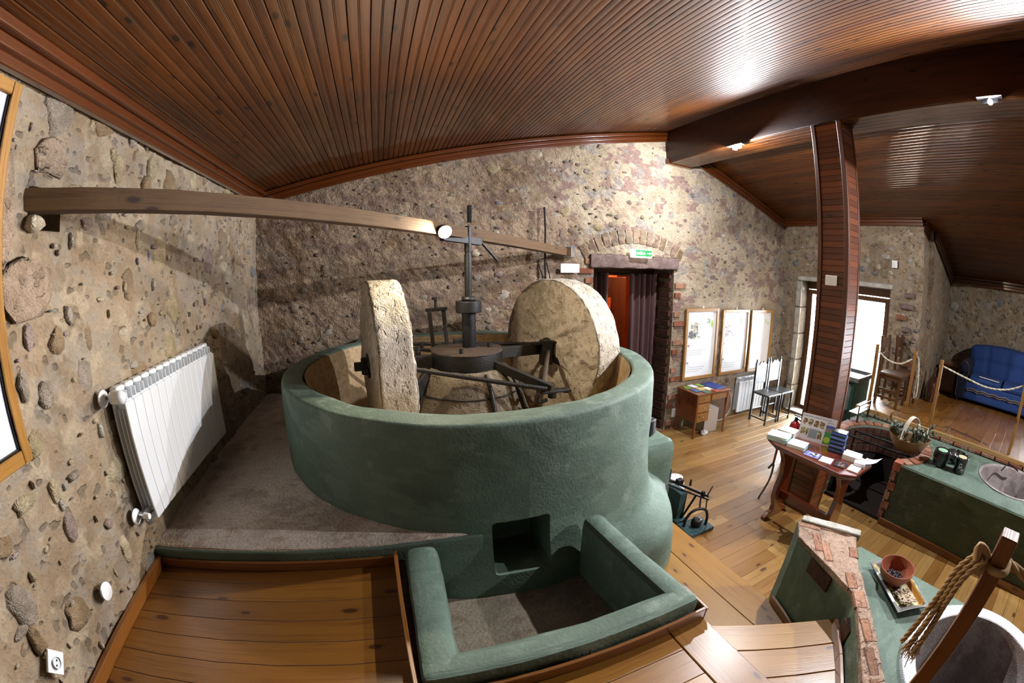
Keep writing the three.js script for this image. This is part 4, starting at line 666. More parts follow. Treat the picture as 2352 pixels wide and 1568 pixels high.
// ---------------------------------------------------------------- lamps
const lampBulb = std({ color: '#ffffff', emissive: '#f4f7ff', emissiveIntensity: 60 });
function lamp(label, p, power, fitting, aim, colour = '#fbfaff') {
  const t = thing('spotlight', label, 'lamp', p);
  part('bulb', new THREE.SphereGeometry(0.022, 20, 14).translate(...p), lampBulb, t);
  fitting(t, p);
  const l = aim ? new THREE.SpotLight(colour, power, 0, 1.4, 0.75) : new THREE.PointLight(colour, power); l.position.copy(bow(p)); l.castShadow = true; l.shadow.radius = 1.1; if (aim) { l.target.position.copy(bow(aim)); scene.add(l.target); } l.shadow.mapSize.set(1024, 1024); scene.add(l);
}
const beamFitting = (t, [x, y, z]) => {   // little floodlight on the beam side; plate above added to keep light off it
  part('hood', box(x - 0.035, 3.44, y + 0.03, y + 0.036, z - 0.11, z + 0.11, { r: 0.001 }), M.black, t);
  part('back_plate', box(3.43, 3.438, y - 0.0, y + 0.06, z - 0.07, z + 0.07, { r: 0.001 }), M.black, t);
  part('lamp_holder', rod([x, y + 0.02, z], [x + 0.02, y + 0.032, z], 0.009), M.white, t);
};
lamp('bright spotlight clamped to the old wooden pole above the mill', [0.40, 0.235, -2.62], LAMP * 0.13, (t, p) => {
  const aim = new THREE.Vector3(0.2, -0.5, 0.85).normalize();
  part('housing', lathe([[0.012, 0], [0.03, 0.002], [0.042, 0.03], [0.046, 0.055]], { seg: 20 }).applyQuaternion(new THREE.Quaternion().setFromUnitVectors(new THREE.Vector3(0, 1, 0), aim)).translate(p[0] - aim.x * 0.055, p[1] - aim.y * 0.055, p[2] - aim.z * 0.055), M.black, t);
  part('bracket', rod([p[0] - aim.x * 0.05, p[1] - aim.y * 0.05, p[2] - aim.z * 0.05], [p[0], p[1] + 0.06, p[2] - 0.07], 0.008), M.black, t);
}, null, '#ffe6c2');
lamp('bright spotlight on the ridge beam near the posters', [3.405, 1.345, -2.95], LAMP * 0.45, beamFitting);
lamp('bright spotlight on the ridge beam at the near side of the post', [3.405, 1.37, -0.24], LAMP * 1.15, beamFitting, [-1.3, -0.2, -1.6]);
lamp('unseen spotlight added at the near end of the ridge beam', [3.405, 1.37, 2.45], LAMP * 0.95, beamFitting);  // unseen extra lamp, added to brighten the stage wall and slab

// ---------------------------------------------------------------- on the walls
{
  // aluminium sectional radiator: n sections along z (wall_left) or x (wall_back)
  const radiator = (label, n, base, place, w = 0.08, h0 = -1.02, h1 = -0.39) => {
    const t = thing('radiator', label, 'radiator', base);
    for (let i = 0; i < n; i++) {
      const a = i * w + 0.0015, b = (i + 1) * w - 0.0015;
      const s = part('section', [place(a, b, h0, h1 - 0.07, 0.095, 0.11, 0.009), place((a + b) / 2 - 0.012, (a + b) / 2 + 0.012, h0 + 0.03, h1 - 0.08, 0.03, 0.1, 0.003), place(a, b, h0 + 0.02, h1 - 0.03, 0.02, 0.032, 0.004), place(a + 0.002, b - 0.002, h0 + 0.06, h1 - 0.1, 0.05, 0.056, 0.002), place(a + 0.002, b - 0.002, h0 + 0.06, h1 - 0.1, 0.074, 0.08, 0.002)], M.enamel, t);
      part('top_grille', [place(a, b, h1 - 0.032, h1, 0.018, 0.072, 0.014), place(a, b, h1 - 0.075, h1 - 0.062, 0.07, 0.098, 0.004), place((a + b) / 2 - 0.003, (a + b) / 2 + 0.003, h1 - 0.065, h1 - 0.02, 0.06, 0.1, 0.002), place(a, a + 0.004, h1 - 0.065, h1 - 0.015, 0.06, 0.1, 0.0015)], M.enamel, s);
    }
    return t;
  };
  const L = radiator('white sectional radiator on the fieldstone wall at the side of the mill slab', 14, [-1.24, -1.02, -2.1], (a, b, y0, y1, d0, d1, r) => box(-1.31 + d0, -1.31 + d1, y0, y1, -1.56 - b, -1.56 - a, { r, seg: 0.16 }));
  const rose = (y, z) => lathe([[0, 0], [0.04, 0], [0.036, 0.008], [0.018, 0.014], [0, 0.014]], { seg: 24 }).rotateZ(-Math.PI / 2).translate(-1.285, y, z);
  part('valve', [lathe([[0, 0], [0.028, 0], [0.03, 0.01], [0.03, 0.05], [0.024, 0.075], [0, 0.078]], { seg: 20 }).rotateZ(-Math.PI / 2).translate(-1.24, -0.42, -1.515)], M.enamel, L, 'thermostatic valve head');
  part('pipe', [rod([-1.3, -0.42, -1.515], [-1.22, -0.42, -1.515], 0.011), rod([-1.25, -0.42, -1.515], [-1.25, -0.42, -1.57], 0.012), rod([-1.3, -0.97, -1.5], [-1.23, -0.97, -1.5], 0.011), rod([-1.25, -0.97, -1.5], [-1.25, -0.97, -1.57], 0.018)], M.steel, L);
  part('wall_rose', rose(-0.42, -1.5), M.white, L); part('wall_rose', rose(-0.97, -1.49), M.white, L);
  part('valve', cyl(0.016, 0.014, 0.03, [0, 0, 0], 14).rotateZ(-Math.PI / 2).translate(-1.235, -0.97, -1.5), M.white, L);
  const R2 = radiator('white sectional radiator on the gable wall behind the two carved chairs', 8, [5.25, -2.1, -4.1], (a, b, y0, y1, d0, d1, r) => box(4.95 + a, 4.95 + b, y0, y1, -4.2 + d0, -4.2 + d1, { r, seg: 0.3 }), 0.08, -2.1, -1.55);
  // framed boards
  const framed = (label, group, u, v, face, art, base) => { // face(a,b,y0,y1,d0,d1) builds boxes in the wall's own directions
    const t = thing('framed_poster', label, 'poster', base, group), [a, b] = u, [c, d] = v, f = 0.045;
    part('frame', [face(a, a + f, c, d, 0.01, 0.045), face(b - f, b, c, d, 0.01, 0.045), face(a + f, b - f, c, c + f, 0.01, 0.045), face(a + f, b - f, d - f, d, 0.01, 0.045)], M.frameWood, t);
    part('print', art, null, t); return t;
  };
  const gable = (a, b, y0, y1, d0, d1) => box(a, b, y0, y1, -4.19 + d0, -4.19 + d1, { r: 0.004, seg: 0.25, grain: y1 - y0 > b - a ? 'y' : 'x' });
  const posterInk = (title, k) => print(512, 800, (x, w, h) => {
    x.fillStyle = '#eef3f6'; x.fillRect(0, 0, w, h); x.fillStyle = '#6d747c'; x.font = '30px sans-serif'; x.fillText(title, 24, 66);
    const R = rng(300 + k); const pal = [['#d8d2c0', '#8a8874', '#3d4248', '#b9ab8a'], ['#d9d4d2', '#a3989a', '#6f6668', '#efecea'], ['#cfe6c4', '#e8efc8', '#b6d49a', '#f2e2d6']][k];
    for (let i = 0; i < 70; i++) { x.fillStyle = pal[Math.floor(R() * 4)]; x.fillRect(24 + R() * 170, 130 + R() * 190, 10 + R() * 40, 10 + R() * 50); }
    x.fillStyle = '#eef3f6'; x.fillRect(234, 100, 80, 300); x.fillRect(0, 330, 300, 60);
    if (k === 0) { x.fillStyle = '#4c5258'; x.beginPath(); x.ellipse(80, 285, 32, 44, 0, 0, 7); x.fill(); x.fillRect(56, 236, 48, 16); }
    x.save(); x.translate(400, 110); x.fillStyle = k === 2 ? '#b8cfae' : '#5f7a5a'; for (const [a, l] of [[2.6, 70], [3.4, 56], [1.9, 60]]) { x.save(); x.rotate(a); x.beginPath(); x.ellipse(l * 0.55, 0, l * 0.5, 9, 0, 0, 7); x.fill(); x.restore(); } x.fillStyle = ['#9cc45a', '#b9c96a', '#c3d8b4'][k]; x.beginPath(); x.ellipse(34, 46, 26, k === 0 ? 48 : 30, -0.1, 0, 7); x.fill(); x.restore();
    for (const [y, n] of [[400, 3], [610, 3]]) { x.fillStyle = k === 2 ? '#d7b9b4' : '#a8342c'; x.fillRect(24, y, 30, 26); x.fillStyle = '#2f4a7a'; x.fillRect(24, y, 13, 26); x.fillStyle = '#fff'; x.fillRect(34, y + 8, 8, 10); x.fillStyle = k === 2 ? '#c9d2da' : '#9aa6b4'; for (let i = 0; i < n; i++) { let px = 24; while (px < 320 - i * 30) { const ww = 10 + R() * 34; x.fillRect(px, y + 70 + i * 26, ww, 5); px += ww + 6; } } }
    x.fillStyle = '#a4adb6'; x.font = '24px sans-serif'; x.fillText(k === 0 ? 'Curtir' : k === 1 ? 'Pressing' : '', 24, 668);
  });
  const titles = [['Entulhamento', 'framed white poster with a green olive, nearest the curtained doorway', 3.755, 4.4, -0.485, -1.475], ['A apanha da azeitona', 'middle framed white poster with a grey photograph on the gable wall', 4.49, 5.11, -0.51, -1.475], ['', 'framed white poster with a pale green picture, partly behind the carved chairs', 5.17, 5.75, -0.525, -1.49]];
  titles.forEach(([t, l, a, b, y1, y0], k) => { const p = framed(l, 'framed posters on the gable wall', [a, b], [y0, y1], gable, sheet([a + 0.04, y0 + 0.04, -4.165], [b - a - 0.08, 0, 0], [0, y1 - y0 - 0.08, 0], 8), [(a + b) / 2, y0, -4.17]); p.children[1].material = posterInk(t, k); part('hook', cyl(0.012, 0.012, 0.03, [(a + b) / 2, y1, -4.16], 10), M.white, p); });
  const lw = (a, b, y0, y1, d0, d1) => box(-1.29 + d0, -1.29 + d1, y0, y1, a, b, { r: 0.004, seg: 0.12, grain: y1 - y0 > b - a ? 'y' : 'z' });
  const pl = framed('large wooden framed white panel on the fieldstone wall near the beam end', null, [-0.965, -0.1], [-0.46, 0.7], lw, sheet([-1.262, -0.42, -0.14], [0, 0, -0.785], [0, 1.08, 0], 12), [-1.27, -0.46, -0.5]);
  pl.children[1].material = print(256, 340, (x, w, h) => { x.fillStyle = '#dfe3f0'; x.fillRect(0, 0, w, h); x.fillStyle = '#c8cde0'; for (let i = 0; i < 9; i++) x.fillRect(20, 60 + i * 26, 140 + (i * 37) % 60, 4); });
  part('inner_strip', [lw(-0.92, -0.912, -0.415, 0.655, 0.02, 0.036), lw(-0.92, -0.15, -0.415, -0.407, 0.02, 0.036)], M.black, pl);
  // sockets, plates, signs
  const so = thing('wall_socket', 'white square wall socket turned on its corner, low on the fieldstone wall', 'socket', [-1.3, -1.05, -0.63], null);
  const tilt = (g, at) => g.rotateX(Math.PI / 4 - 0.12).translate(...at);
  part('plate', tilt(cube(0, 0, 0, 0.012, 0.082, 0.082, { r: 0.003 }), [-1.286, -1.04, -0.632]), M.white, so);
  part('socket_well', lathe([[0.021, 0.008], [0.021, 0.0], [0.018, -0.001], [0.018, 0.004], [0, 0.004]], { seg: 24 }).rotateZ(-Math.PI / 2).translate(-1.28, -1.04, -0.632), M.enamel, so);
  part('pin_hole', [tilt(cube(0, 0, 0.009, 0.004, 0.006, 0.006), [-1.275, -1.04, -0.632]), tilt(cube(0, 0, -0.009, 0.004, 0.006, 0.006), [-1.275, -1.04, -0.632])], M.black, so);
  single('cover_plate', 'round white blank cover low on the fieldstone wall above the skirting', 'cover', [-1.3, -1.07, -1.07], lathe([[0, 0], [0.04, 0], [0.038, 0.008], [0, 0.012]], { seg: 28 }).rotateZ(-Math.PI / 2).translate(-1.288, -1.075, -1.075), M.white);
  single('wall_socket', 'small white socket low on the gable wall beside the desk', 'socket', [3.68, -1.92, -4.17], cube(3.68, -1.92, -4.165, 0.08, 0.12, 0.02), M.white);
  single('wall_plate', 'blank white plaque on the gable wall under the pole end', 'plaque', [2.01, 0, -4.15], [cube(2.01, 0.0, -4.145, 0.23, 0.1, 0.008, { r: 0.001 }), ...[[-0.1, 0.04], [0.1, 0.04], [-0.1, -0.04], [0.1, -0.04]].map(([a, b]) => cyl(0.004, 0.004, 0.004, [0, 0, 0], 8).rotateX(Math.PI / 2).translate(2.01 + a, b, -4.141))], M.white);
  const pp = thing('wall_plate', 'white plate screwed to the boarded post', 'plaque', [3.44, 0.0, -1.83]);
  part('plate', box(3.434, 3.444, -0.03, 0.055, -1.9, -1.775, { r: 0.002 }), M.white, pp); part('screw', [[-1.895, 0.05], [-1.78, -0.025]].map(([z, y]) => cyl(0.003, 0.003, 0.004, [0, 0, 0], 8).rotateZ(Math.PI / 2).translate(3.434, y, z)), M.steel, pp);
  const th = thing('thermostat', 'small white switch on the fieldstone wall above the stage chairs', 'switch', [6.06, 0.33, -2.14]);
  part('plate', box(6.045, 6.06, 0.28, 0.38, -2.185, -2.095, { r: 0.004 }), M.white, th); part('button', box(6.038, 6.046, 0.31, 0.35, -2.155, -2.125, { r: 0.002 }), M.enamel, th);
  const sd = thing('smoke_detector', 'small white smoke detector under the ceiling boards by the post', 'detector', [3.95, 1.5, -2.55]);
  part('body', lathe([[0, 0], [0.05, 0], [0.056, 0.012], [0.056, 0.035], [0, 0.035]], { at: [4.0, 1.555, -2.585], seg: 24 }), M.white, sd); part('sensor', lathe([[0, -0.012], [0.024, -0.01], [0.028, 0.002], [0, 0.002]], { at: [4.0, 1.555, -2.585], seg: 18 }), M.enamel, sd);
  // exit sign, lit from within
  const ex = thing('exit_sign', 'lit green and white exit sign above the doorway', 'sign', [2.96, 0.2, -4.12]);
  const glow = std({ color: '#ffffff', emissive: '#fdf6da', emissiveIntensity: 2.2, roughness: 0.5 });
  part('light_box', box(2.82, 3.1, 0.145, 0.245, -4.165, -4.09, { r: 0.008 }), glow, ex);
  const sg = part('sign_face', sheet([2.845, 0.158, -4.086], [0.252, 0, 0], [0, 0.084, 0], 2), M.white, ex);
  sg.material = print(384, 128, (x, w, h) => { x.fillStyle = '#e8fff0'; x.fillRect(0, 0, w, h); x.fillStyle = '#0f7a3a'; x.fillRect(8, 8, w - 16, h - 16); x.fillStyle = '#ffffff'; x.font = 'bold 72px sans-serif'; x.fillText('SAÍDA', 22, 92); x.fillRect(262, 58, 66, 14); x.beginPath(); x.moveTo(322, 36); x.lineTo(364, 65); x.lineTo(322, 94); x.fill(); });
  sg.material.emissive = new THREE.Color('#ffffff'); sg.material.emissiveMap = sg.material.map; sg.material.emissiveIntensity = 1.2;
  const el = new THREE.RectAreaLight('#fff3c8', 10, 0.27, 0.09); el.position.copy(bow([2.96, 0.195, -4.08])); el.lookAt(bow([2.96, 0.0, -3.2])); scene.add(el);
}

// ---------------------------------------------------------------- desk corner by the gable wall
{
  const d = thing('desk', 'small brown wooden desk with four drawers under the first poster', 'desk', [4, LOW, -3.93]);
  const x0 = 3.68, x1 = 4.3, z0 = -4.14, z1 = -3.72, T1 = -1.535;
  part('desk_top', box(x0 - 0.015, x1 + 0.015, T1 - 0.025, T1, z0, z1 + 0.015, { r: 0.006 }), M.teak, d);
  for (const [x, z] of [[x0, z0], [x1 - 0.04, z0], [x0, z1 - 0.04], [x1 - 0.04, z1 - 0.04]]) { const g = box(-0.02, 0.02, 0, 1, -0.02, 0.02, { grain: 'y', seg: 0.3 }), P = g.attributes.position; for (let i = 0; i < P.count; i++) { const k = 0.6 + 0.4 * P.getY(i); P.setX(i, P.getX(i) * k); P.setZ(i, P.getZ(i) * k); P.setY(i, LOW + P.getY(i) * (T1 - 0.025 - LOW)); } part('leg', g.translate(x + 0.02, 0, z + 0.02), M.teak, d); }
  part('carcass', [box(x0 + 0.005, x0 + 0.26, T1 - 0.4, T1 - 0.025, z0 + 0.02, z1 - 0.015, { grain: 'y' }), box(x0 + 0.26, x1 - 0.01, T1 - 0.12, T1 - 0.025, z0 + 0.02, z1 - 0.015)], M.teak, d);
  [[x0 + 0.03, x0 + 0.25, T1 - 0.125, T1 - 0.035], [x0 + 0.03, x0 + 0.25, T1 - 0.255, T1 - 0.15], [x0 + 0.03, x0 + 0.25, T1 - 0.39, T1 - 0.28], [x0 + 0.275, x1 - 0.045, T1 - 0.115, T1 - 0.035]].forEach(([a, b, c, e]) => { const w = part('drawer', box(a, b, c, e, z1 - 0.02, z1 - 0.004, { r: 0.004 }), M.frameWood, d); part('knob', new THREE.SphereGeometry(0.009, 10, 8).translate((a + b) / 2, (c + e) / 2, z1 + 0.004), M.steel, w); });
  const cv = ['#6c8a3c', '#dfe6ea', '#3d5a8c', '#c9b26a', '#8fae5c', '#e9e4d2', '#4a6a52', '#b0563c'];
  const spots = [[3.71, -4.03], [3.83, -4.05], [3.72, -3.87], [3.84, -3.9], [3.96, -4.04], [3.95, -3.87], [3.82, -3.77], [4.0, -3.76]];
  const w1 = ['first', 'second', 'third', 'fourth'];
  spots.forEach(([x, z], i) => { const k = thing('leaflet', `${['green', 'pale grey', 'dark blue', 'ochre', 'light green', 'cream', 'dark green', 'brick red'][i]} folded leaflet lying on the desk`, 'leaflet', [x, T1, z], 'leaflets spread on the desk'); part('cover', turned(cube(0, 0.004, 0, 0.1, 0.006, 0.13, { r: 0.001 }), (i * 0.37) % 0.5 - 0.25, [x + 0.05, T1 + 0.0005, z]), std({ color: cv[i], roughness: 0.45 }), k); });
  single('folder', 'large dark blue folder lying at the far end of the desk', 'folder', [4.16, T1, -3.95], turned(cube(0, 0.008, 0, 0.22, 0.014, 0.3, { r: 0.003 }), 0.12, [4.165, T1, -3.93]), std({ color: '#1f3f86', roughness: 0.4 }));
  const bx = thing('cardboard_box', 'tall grey cardboard box standing under the desk', 'box', [4.1, LOW, -3.88]);
  part('carton', box(3.98, 4.24, LOW, LOW + 0.33, -4.05, -3.83, { r: 0.004 }), M.cardboard, bx); part('flap', [box(3.98, 4.105, LOW + 0.33, LOW + 0.335, -4.05, -3.83, { r: 0.001 }), box(4.115, 4.24, LOW + 0.33, LOW + 0.335, -4.05, -3.83, { r: 0.001 })], M.cardboard, bx);
  single('packing_paper', 'crumpled white packing paper on the floor against the cardboard box', 'paper', [3.96, LOW, -3.8], lumpy(new THREE.IcosahedronGeometry(0.05, 3).scale(1, 0.8, 0.8), 0.022, 30, 2).translate(3.95, LOW + 0.038, -3.78), M.paper);
  const ms = thing('pressing_mat', 'large round dark fibre pressing mat with a pale rim, leaning behind the desk', 'mat', [4.6, LOW, -4.1]);
  const lean = (g) => g.rotateX(Math.PI / 2 - 0.14).translate(4.56, LOW + 0.262, -4.115);
  part('disc', lean(lumpy(lathe([[0, -0.012], [0.12, -0.012], [0.25, -0.012], [0.25, 0.012], [0.12, 0.014], [0, 0.014]], { seg: 40 }), 0.006, 20, 3)), M.oldWood, ms); part('rim', lean(new THREE.TorusGeometry(0.252, 0.014, 8, 48).rotateX(Math.PI / 2)), M.ropePale, ms);
  // carved high-backed chairs
  const chair = (label, x) => {
    const t = thing('carved_chair', label, 'chair', [x + 0.14, LOW, -3.7], 'carved chairs by the gable wall'), w = 0.29, z0 = -3.87, z1 = -3.56, S = -1.7;
    const turnedLeg = (lx, lz, h) => lathe([[0, 0], [0.014, 0], [0.02, 0.02], [0.012, 0.05], [0.02, 0.09], [0.014, 0.14], [0.021, 0.2], [0.015, 0.28], [0.021, 0.34], [0.021, h], [0, h]], { seg: 10, at: [lx, LOW, lz] });
    part('leg', turnedLeg(x, z1, S - LOW - 0.02), M.ebony, t); part('leg', turnedLeg(x + w, z1, S - LOW - 0.02), M.ebony, t);
    for (const lx of [x, x + w]) { part('leg', box(lx - 0.017, lx + 0.017, LOW, -1.27, z0 - 0.017, z0 + 0.017, { grain: 'y' }), M.ebony, t); part('finial', lathe([[0, 0], [0.016, 0], [0.01, 0.012], [0.016, 0.03], [0.006, 0.05], [0, 0.055]], { at: [lx, -1.27, z0], seg: 10 }), M.ebony, t); }
    const st = part('seat', box(x - 0.02, x + w + 0.02, S - 0.03, S, z0, z1 + 0.02, { r: 0.008 }), M.ebony, t);
    part('stud', Array.from({ length: 9 }, (_, i) => new THREE.SphereGeometry(0.007, 6, 5).translate(x - 0.01 + i * (w + 0.02) / 8, S - 0.012, z1 + 0.02)).concat(Array.from({ length: 7 }, (_, i) => new THREE.SphereGeometry(0.007, 6, 5).translate(x - 0.02, S - 0.012, z1 - i * 0.045))), M.steel, st);
    const n = 14, crest = []; for (let i = 0; i <= n; i++) { const u = i / n; crest.push([x + 0.02 + u * (w - 0.04), -1.32 + 0.05 * Math.sin(u * Math.PI) * (1 + 0.35 * Math.cos(u * Math.PI * 6))]); }
    const sh = new THREE.Shape([[x + 0.02, S + 0.11], ...[]].map(([a, b]) => new THREE.Vector2(a, b)).concat([new THREE.Vector2(x + w - 0.02, S + 0.11)], crest.reverse().map(([a, b]) => new THREE.Vector2(a, b))));
    part('back_panel', new THREE.ExtrudeGeometry(sh, { depth: 0.014, bevelSize: 0.003, bevelThickness: 0.003, bevelSegments: 1 }).translate(0, 0, z0 - 0.007), phys({ color: '#2a2c30', roughness: 0.5, clearcoat: 0.25, clearcoatRoughness: 0.3, bumpMap: T.fineB, bumpScale: 0.004 }), t, 'embossed leather back');
    for (const [p, q] of [[[x, LOW + 0.07, z1], [x + w, LOW + 0.07, z1]], [[x, LOW + 0.07, z0], [x, LOW + 0.07, z1]], [[x + w, LOW + 0.07, z0], [x + w, LOW + 0.07, z1]], [[x, LOW + 0.17, z0], [x + w, LOW + 0.17, z0]]]) part('stretcher', rod(p, q, 0.01), M.ebony, t);
  };
  chair('black carved high-backed chair, the one nearer the desk', 5.05); chair('black carved high-backed chair, the one nearer the glazed door', 5.4);
}

// ---------------------------------------------------------------- book table at the post
{
  const t = thing('trestle_table', 'dark red mahogany trestle table standing against the boarded post', 'table', [3.19, LOW, -1.6]), Y = -1.38;
  const oct = (i) => [[2.95 + i, -1.93], [3.02 + i, -2.06 + i], [3.35, -2.06 + i], [3.425 - i, -1.95], [3.425 - i, -1.2], [3.35, -1.11 - i], [3.03 + i, -1.11 - i], [2.95 + i, -1.22]];
  part('table_top', [slabOf(oct(0), [], Y - 0.03, Y, { max: 0.14, bevel: 0.008 }), slabOf(oct(0.03), [], Y - 0.055, Y - 0.03, { max: 0.14 })], M.mahogany, t);
  for (const z of [-1.9, -1.27]) {
    const prof = [[-0.17, 0], [-0.17, 0.03], [-0.12, 0.06], [-0.07, 0.07], [-0.06, 0.13], [-0.1, 0.22], [-0.09, 0.34], [-0.055, 0.46], [-0.08, 0.6], [-0.14, 0.7], [-0.15, 0.725]];
    const sh = new THREE.Shape([...prof, ...prof.slice().reverse().map(([a, b]) => [-a, b])].map(([a, b]) => new THREE.Vector2(a, b)));
    part('trestle', new THREE.ExtrudeGeometry(sh, { depth: 0.035, bevelSize: 0.006, bevelThickness: 0.006, bevelSegments: 2 }).translate(3.19, LOW, z - 0.018), M.mahogany, t);
  }
  part('stretcher', box(3.17, 3.21, LOW + 0.2, LOW + 0.28, -1.88, -1.28, { grain: 'z' }), M.mahogany, t);
  const S = Y + 0.0005;
  const book = (label, x, z, w, d, h, ang, cover, pages = '#e9ecec', group) => { const b = thing('book', label, 'book', [x, S, z], group); part('pages', turned(cube(0, h / 2, 0, w - 0.006, h - 0.004, d - 0.004, { r: 0.001 }), ang, [x, S, z]), std({ color: pages, roughness: 0.6 }), b); part('cover', turned(join([cube(0, h - 0.001, 0, w, 0.002, d, { r: 0.0005 }), cube(0, 0.001, 0, w, 0.002, d, { r: 0.0005 }), cube(-w / 2, h / 2, 0, 0.002, h, d, { r: 0.0005 })]), ang, [x, S, z]), std({ color: cover, roughness: 0.35 }), b); return b; };
  for (let i = 0; i < 5; i++) { const m = thing('magazine', `pale green and blue magazine, ${['bottom one', 'second', 'middle one', 'fourth', 'topmost'][i]} of the pile at the table corner`, 'magazine', [3.07, S + i * 0.01, -1.97], 'magazine pile'); const a = 0.3 + ((i * 37) % 5 - 2) * 0.05, lift = (g) => { const P = g.attributes.position; for (let k = 0; k < P.count; k++) P.setY(k, P.getY(k) + 0.05 * Math.max(0, P.getX(k)) ** 1.5 * i * 0.4); return g; }; part('pages', turned(lift(box(-0.074, 0.074, 0.0012, 0.0085, -0.099, 0.099, { r: 0.001, seg: 0.04 })), a, [3.07, S + i * 0.0102, -1.97]), M.paper, m); part('cover', turned(lift(box(-0.076, 0.076, 0.0085, 0.0097, -0.1, 0.1, { r: 0.0003, seg: 0.04 })), a, [3.07, S + i * 0.0102, -1.97]), std({ color: ['#7fb4c0', '#9cc8b8', '#8fc0d0', '#b4d4c0', '#c2dccc'][i], roughness: 0.35 }), m); }
  book('cream book with a picture cover beside the fire extinguisher end of the table', 3.25, -1.99, 0.14, 0.17, 0.05, 0.15, '#d8d2bc', '#e6e2d6');
  book('white book with a small green emblem at the near edge of the table', 3.1, -1.77, 0.15, 0.17, 0.03, 0.25, '#eef2f0', '#7fc4d0');
  const cover = (seed, bg, cols) => print(128, 160, (q, w, h) => { const R = rng(seed); q.fillStyle = bg; q.fillRect(0, 0, w, h); for (let i = 0; i < 26; i++) { q.fillStyle = cols[Math.floor(R() * cols.length)]; q.fillRect(8 + R() * 80, 30 + R() * 90, 12 + R() * 30, 8 + R() * 26); } q.fillStyle = '#2a3040'; for (let i = 0; i < 5; i++) q.fillRect(14 + i * 20, 10, 14, 8); });
  const printed = (x, z, w, dd, h, ang, m, t) => part('print', turned(new THREE.PlaneGeometry(w * 0.96, dd * 0.96, 3, 3).rotateX(-Math.PI / 2).translate(0, h + 0.0006, 0), ang, [x, S, z]), m, t);
  const flat = (name, label, cat, x, z, w, d, h, ang, c, group) => single(name, label, cat, [x, S, z], turned(cube(0, h / 2, 0, w, h, d, { r: 0.001 }), ang, [x, S, z]), std({ color: c, roughness: 0.4 }), group);
  flat('brochure', 'violet and green picture brochure on the table edge', 'brochure', 3.06, -1.58, 0.11, 0.14, 0.004, 0.2, '#6a68a8', 'brochures on the table').children.length || printed(3.06, -1.58, 0.11, 0.14, 0.004, 0.2, cover(3, '#7f83c0', ['#4a3f78', '#8fae4a', '#c9d2e6', '#2c2c40']), scene.children[scene.children.length - 1]);
  flat('brochure', 'white brochure next to the violet one on the table edge', 'brochure', 3.07, -1.44, 0.12, 0.11, 0.006, 0.25, '#e2e6f2', 'brochures on the table');
  flat('brochure', 'dark landscape brochure near the end of the table', 'brochure', 3.1, -1.31, 0.11, 0.1, 0.008, 0.2, '#3a3f46', 'brochures on the table').children.length || printed(3.1, -1.31, 0.11, 0.1, 0.008, 0.2, cover(5, '#2f343a', ['#5a6470', '#a8683a', '#8a929a', '#22262c']), scene.children[scene.children.length - 1]);
  flat('brochure', 'white open brochure at the end corner of the table', 'brochure', 3.14, -1.19, 0.13, 0.1, 0.006, 0.15, '#eef0f4', 'brochures on the table');
  flat('card_stack', 'thick block of white cards on the table end', 'cards', 3.3, -1.3, 0.13, 0.16, 0.045, 0.2, '#f0ece8'); flat('card_stack', 'small block of pinkish white cards on the table end', 'cards', 3.24, -1.19, 0.09, 0.1, 0.035, 0.3, '#e6dde0');
  single('leaflet', 'pale blue leaflet hanging over the end of the table', 'leaflet', [3.36, Y, -1.12], sheet([3.28, Y + 0.012, -1.2], [0.14, 0, 0.0], [0.02, -0.02, 0.13], 6, (a, b) => -0.06 * b * b).translate(0, 0.002, 0), std({ color: '#c4d4ee', roughness: 0.5, side: THREE.DoubleSide }));
  // display board
  const bd = thing('display_board', 'white printed display board propped against the post on the book table', 'board', [3.33, Y, -1.75]);
  const o = [3.27, S, -1.9], u = [0.1, 0, 0.33], v = [0.055, 0.225, -0.01];
  part('panel', sheet([o[0] + 0.006, o[1], o[2] - 0.002], [u[0], u[1], u[2]], v, 6).applyMatrix4(new THREE.Matrix4()), M.paper, bd);
  const pf = part('print', sheet(o, u, v, 6), M.paper, bd);
  pf.material = print(768, 512, (x, w, h) => { x.fillStyle = '#dcd8e2'; x.fillRect(0, 0, w, h); x.fillStyle = '#3a3640'; x.font = 'bold 34px sans-serif'; x.fillText('Venha visitar a Aldeia do Xisto de Góis', 24, 52); x.font = 'bold 28px sans-serif'; x.fillText('Aigra Nova', 570, 92); const R = rng(77), pics = [[40, 90, 100, 130], [160, 90, 100, 130], [280, 90, 110, 130], [410, 90, 110, 130], [40, 270, 100, 150], [150, 270, 60, 150], [420, 270, 90, 170]], pal = ['#7a8a4a', '#a89a6a', '#6a4a30', '#8a7a40', '#a8605a', '#5a4a38', '#4a4628', '#c9c070']; pics.forEach(([a, b, c, d], i) => { for (let k = 0; k < 40; k++) { x.fillStyle = pal[Math.floor(R() * 8)]; x.fillRect(a + R() * c * 0.8, b + R() * d * 0.8, c * 0.25, d * 0.22); } }); x.fillStyle = '#8a96a2'; x.fillRect(220, 270, 190, 180); x.fillStyle = '#4a5ab0'; x.fillRect(560, 130, 180, 60); x.fillStyle = '#8a8078'; x.fillRect(560, 190, 180, 70); x.fillStyle = '#3a8a48'; x.fillRect(560, 260, 180, 240); x.fillStyle = '#a8cc30'; x.beginPath(); x.ellipse(640, 410, 70, 60, 0, 0, 7); x.fill(); });
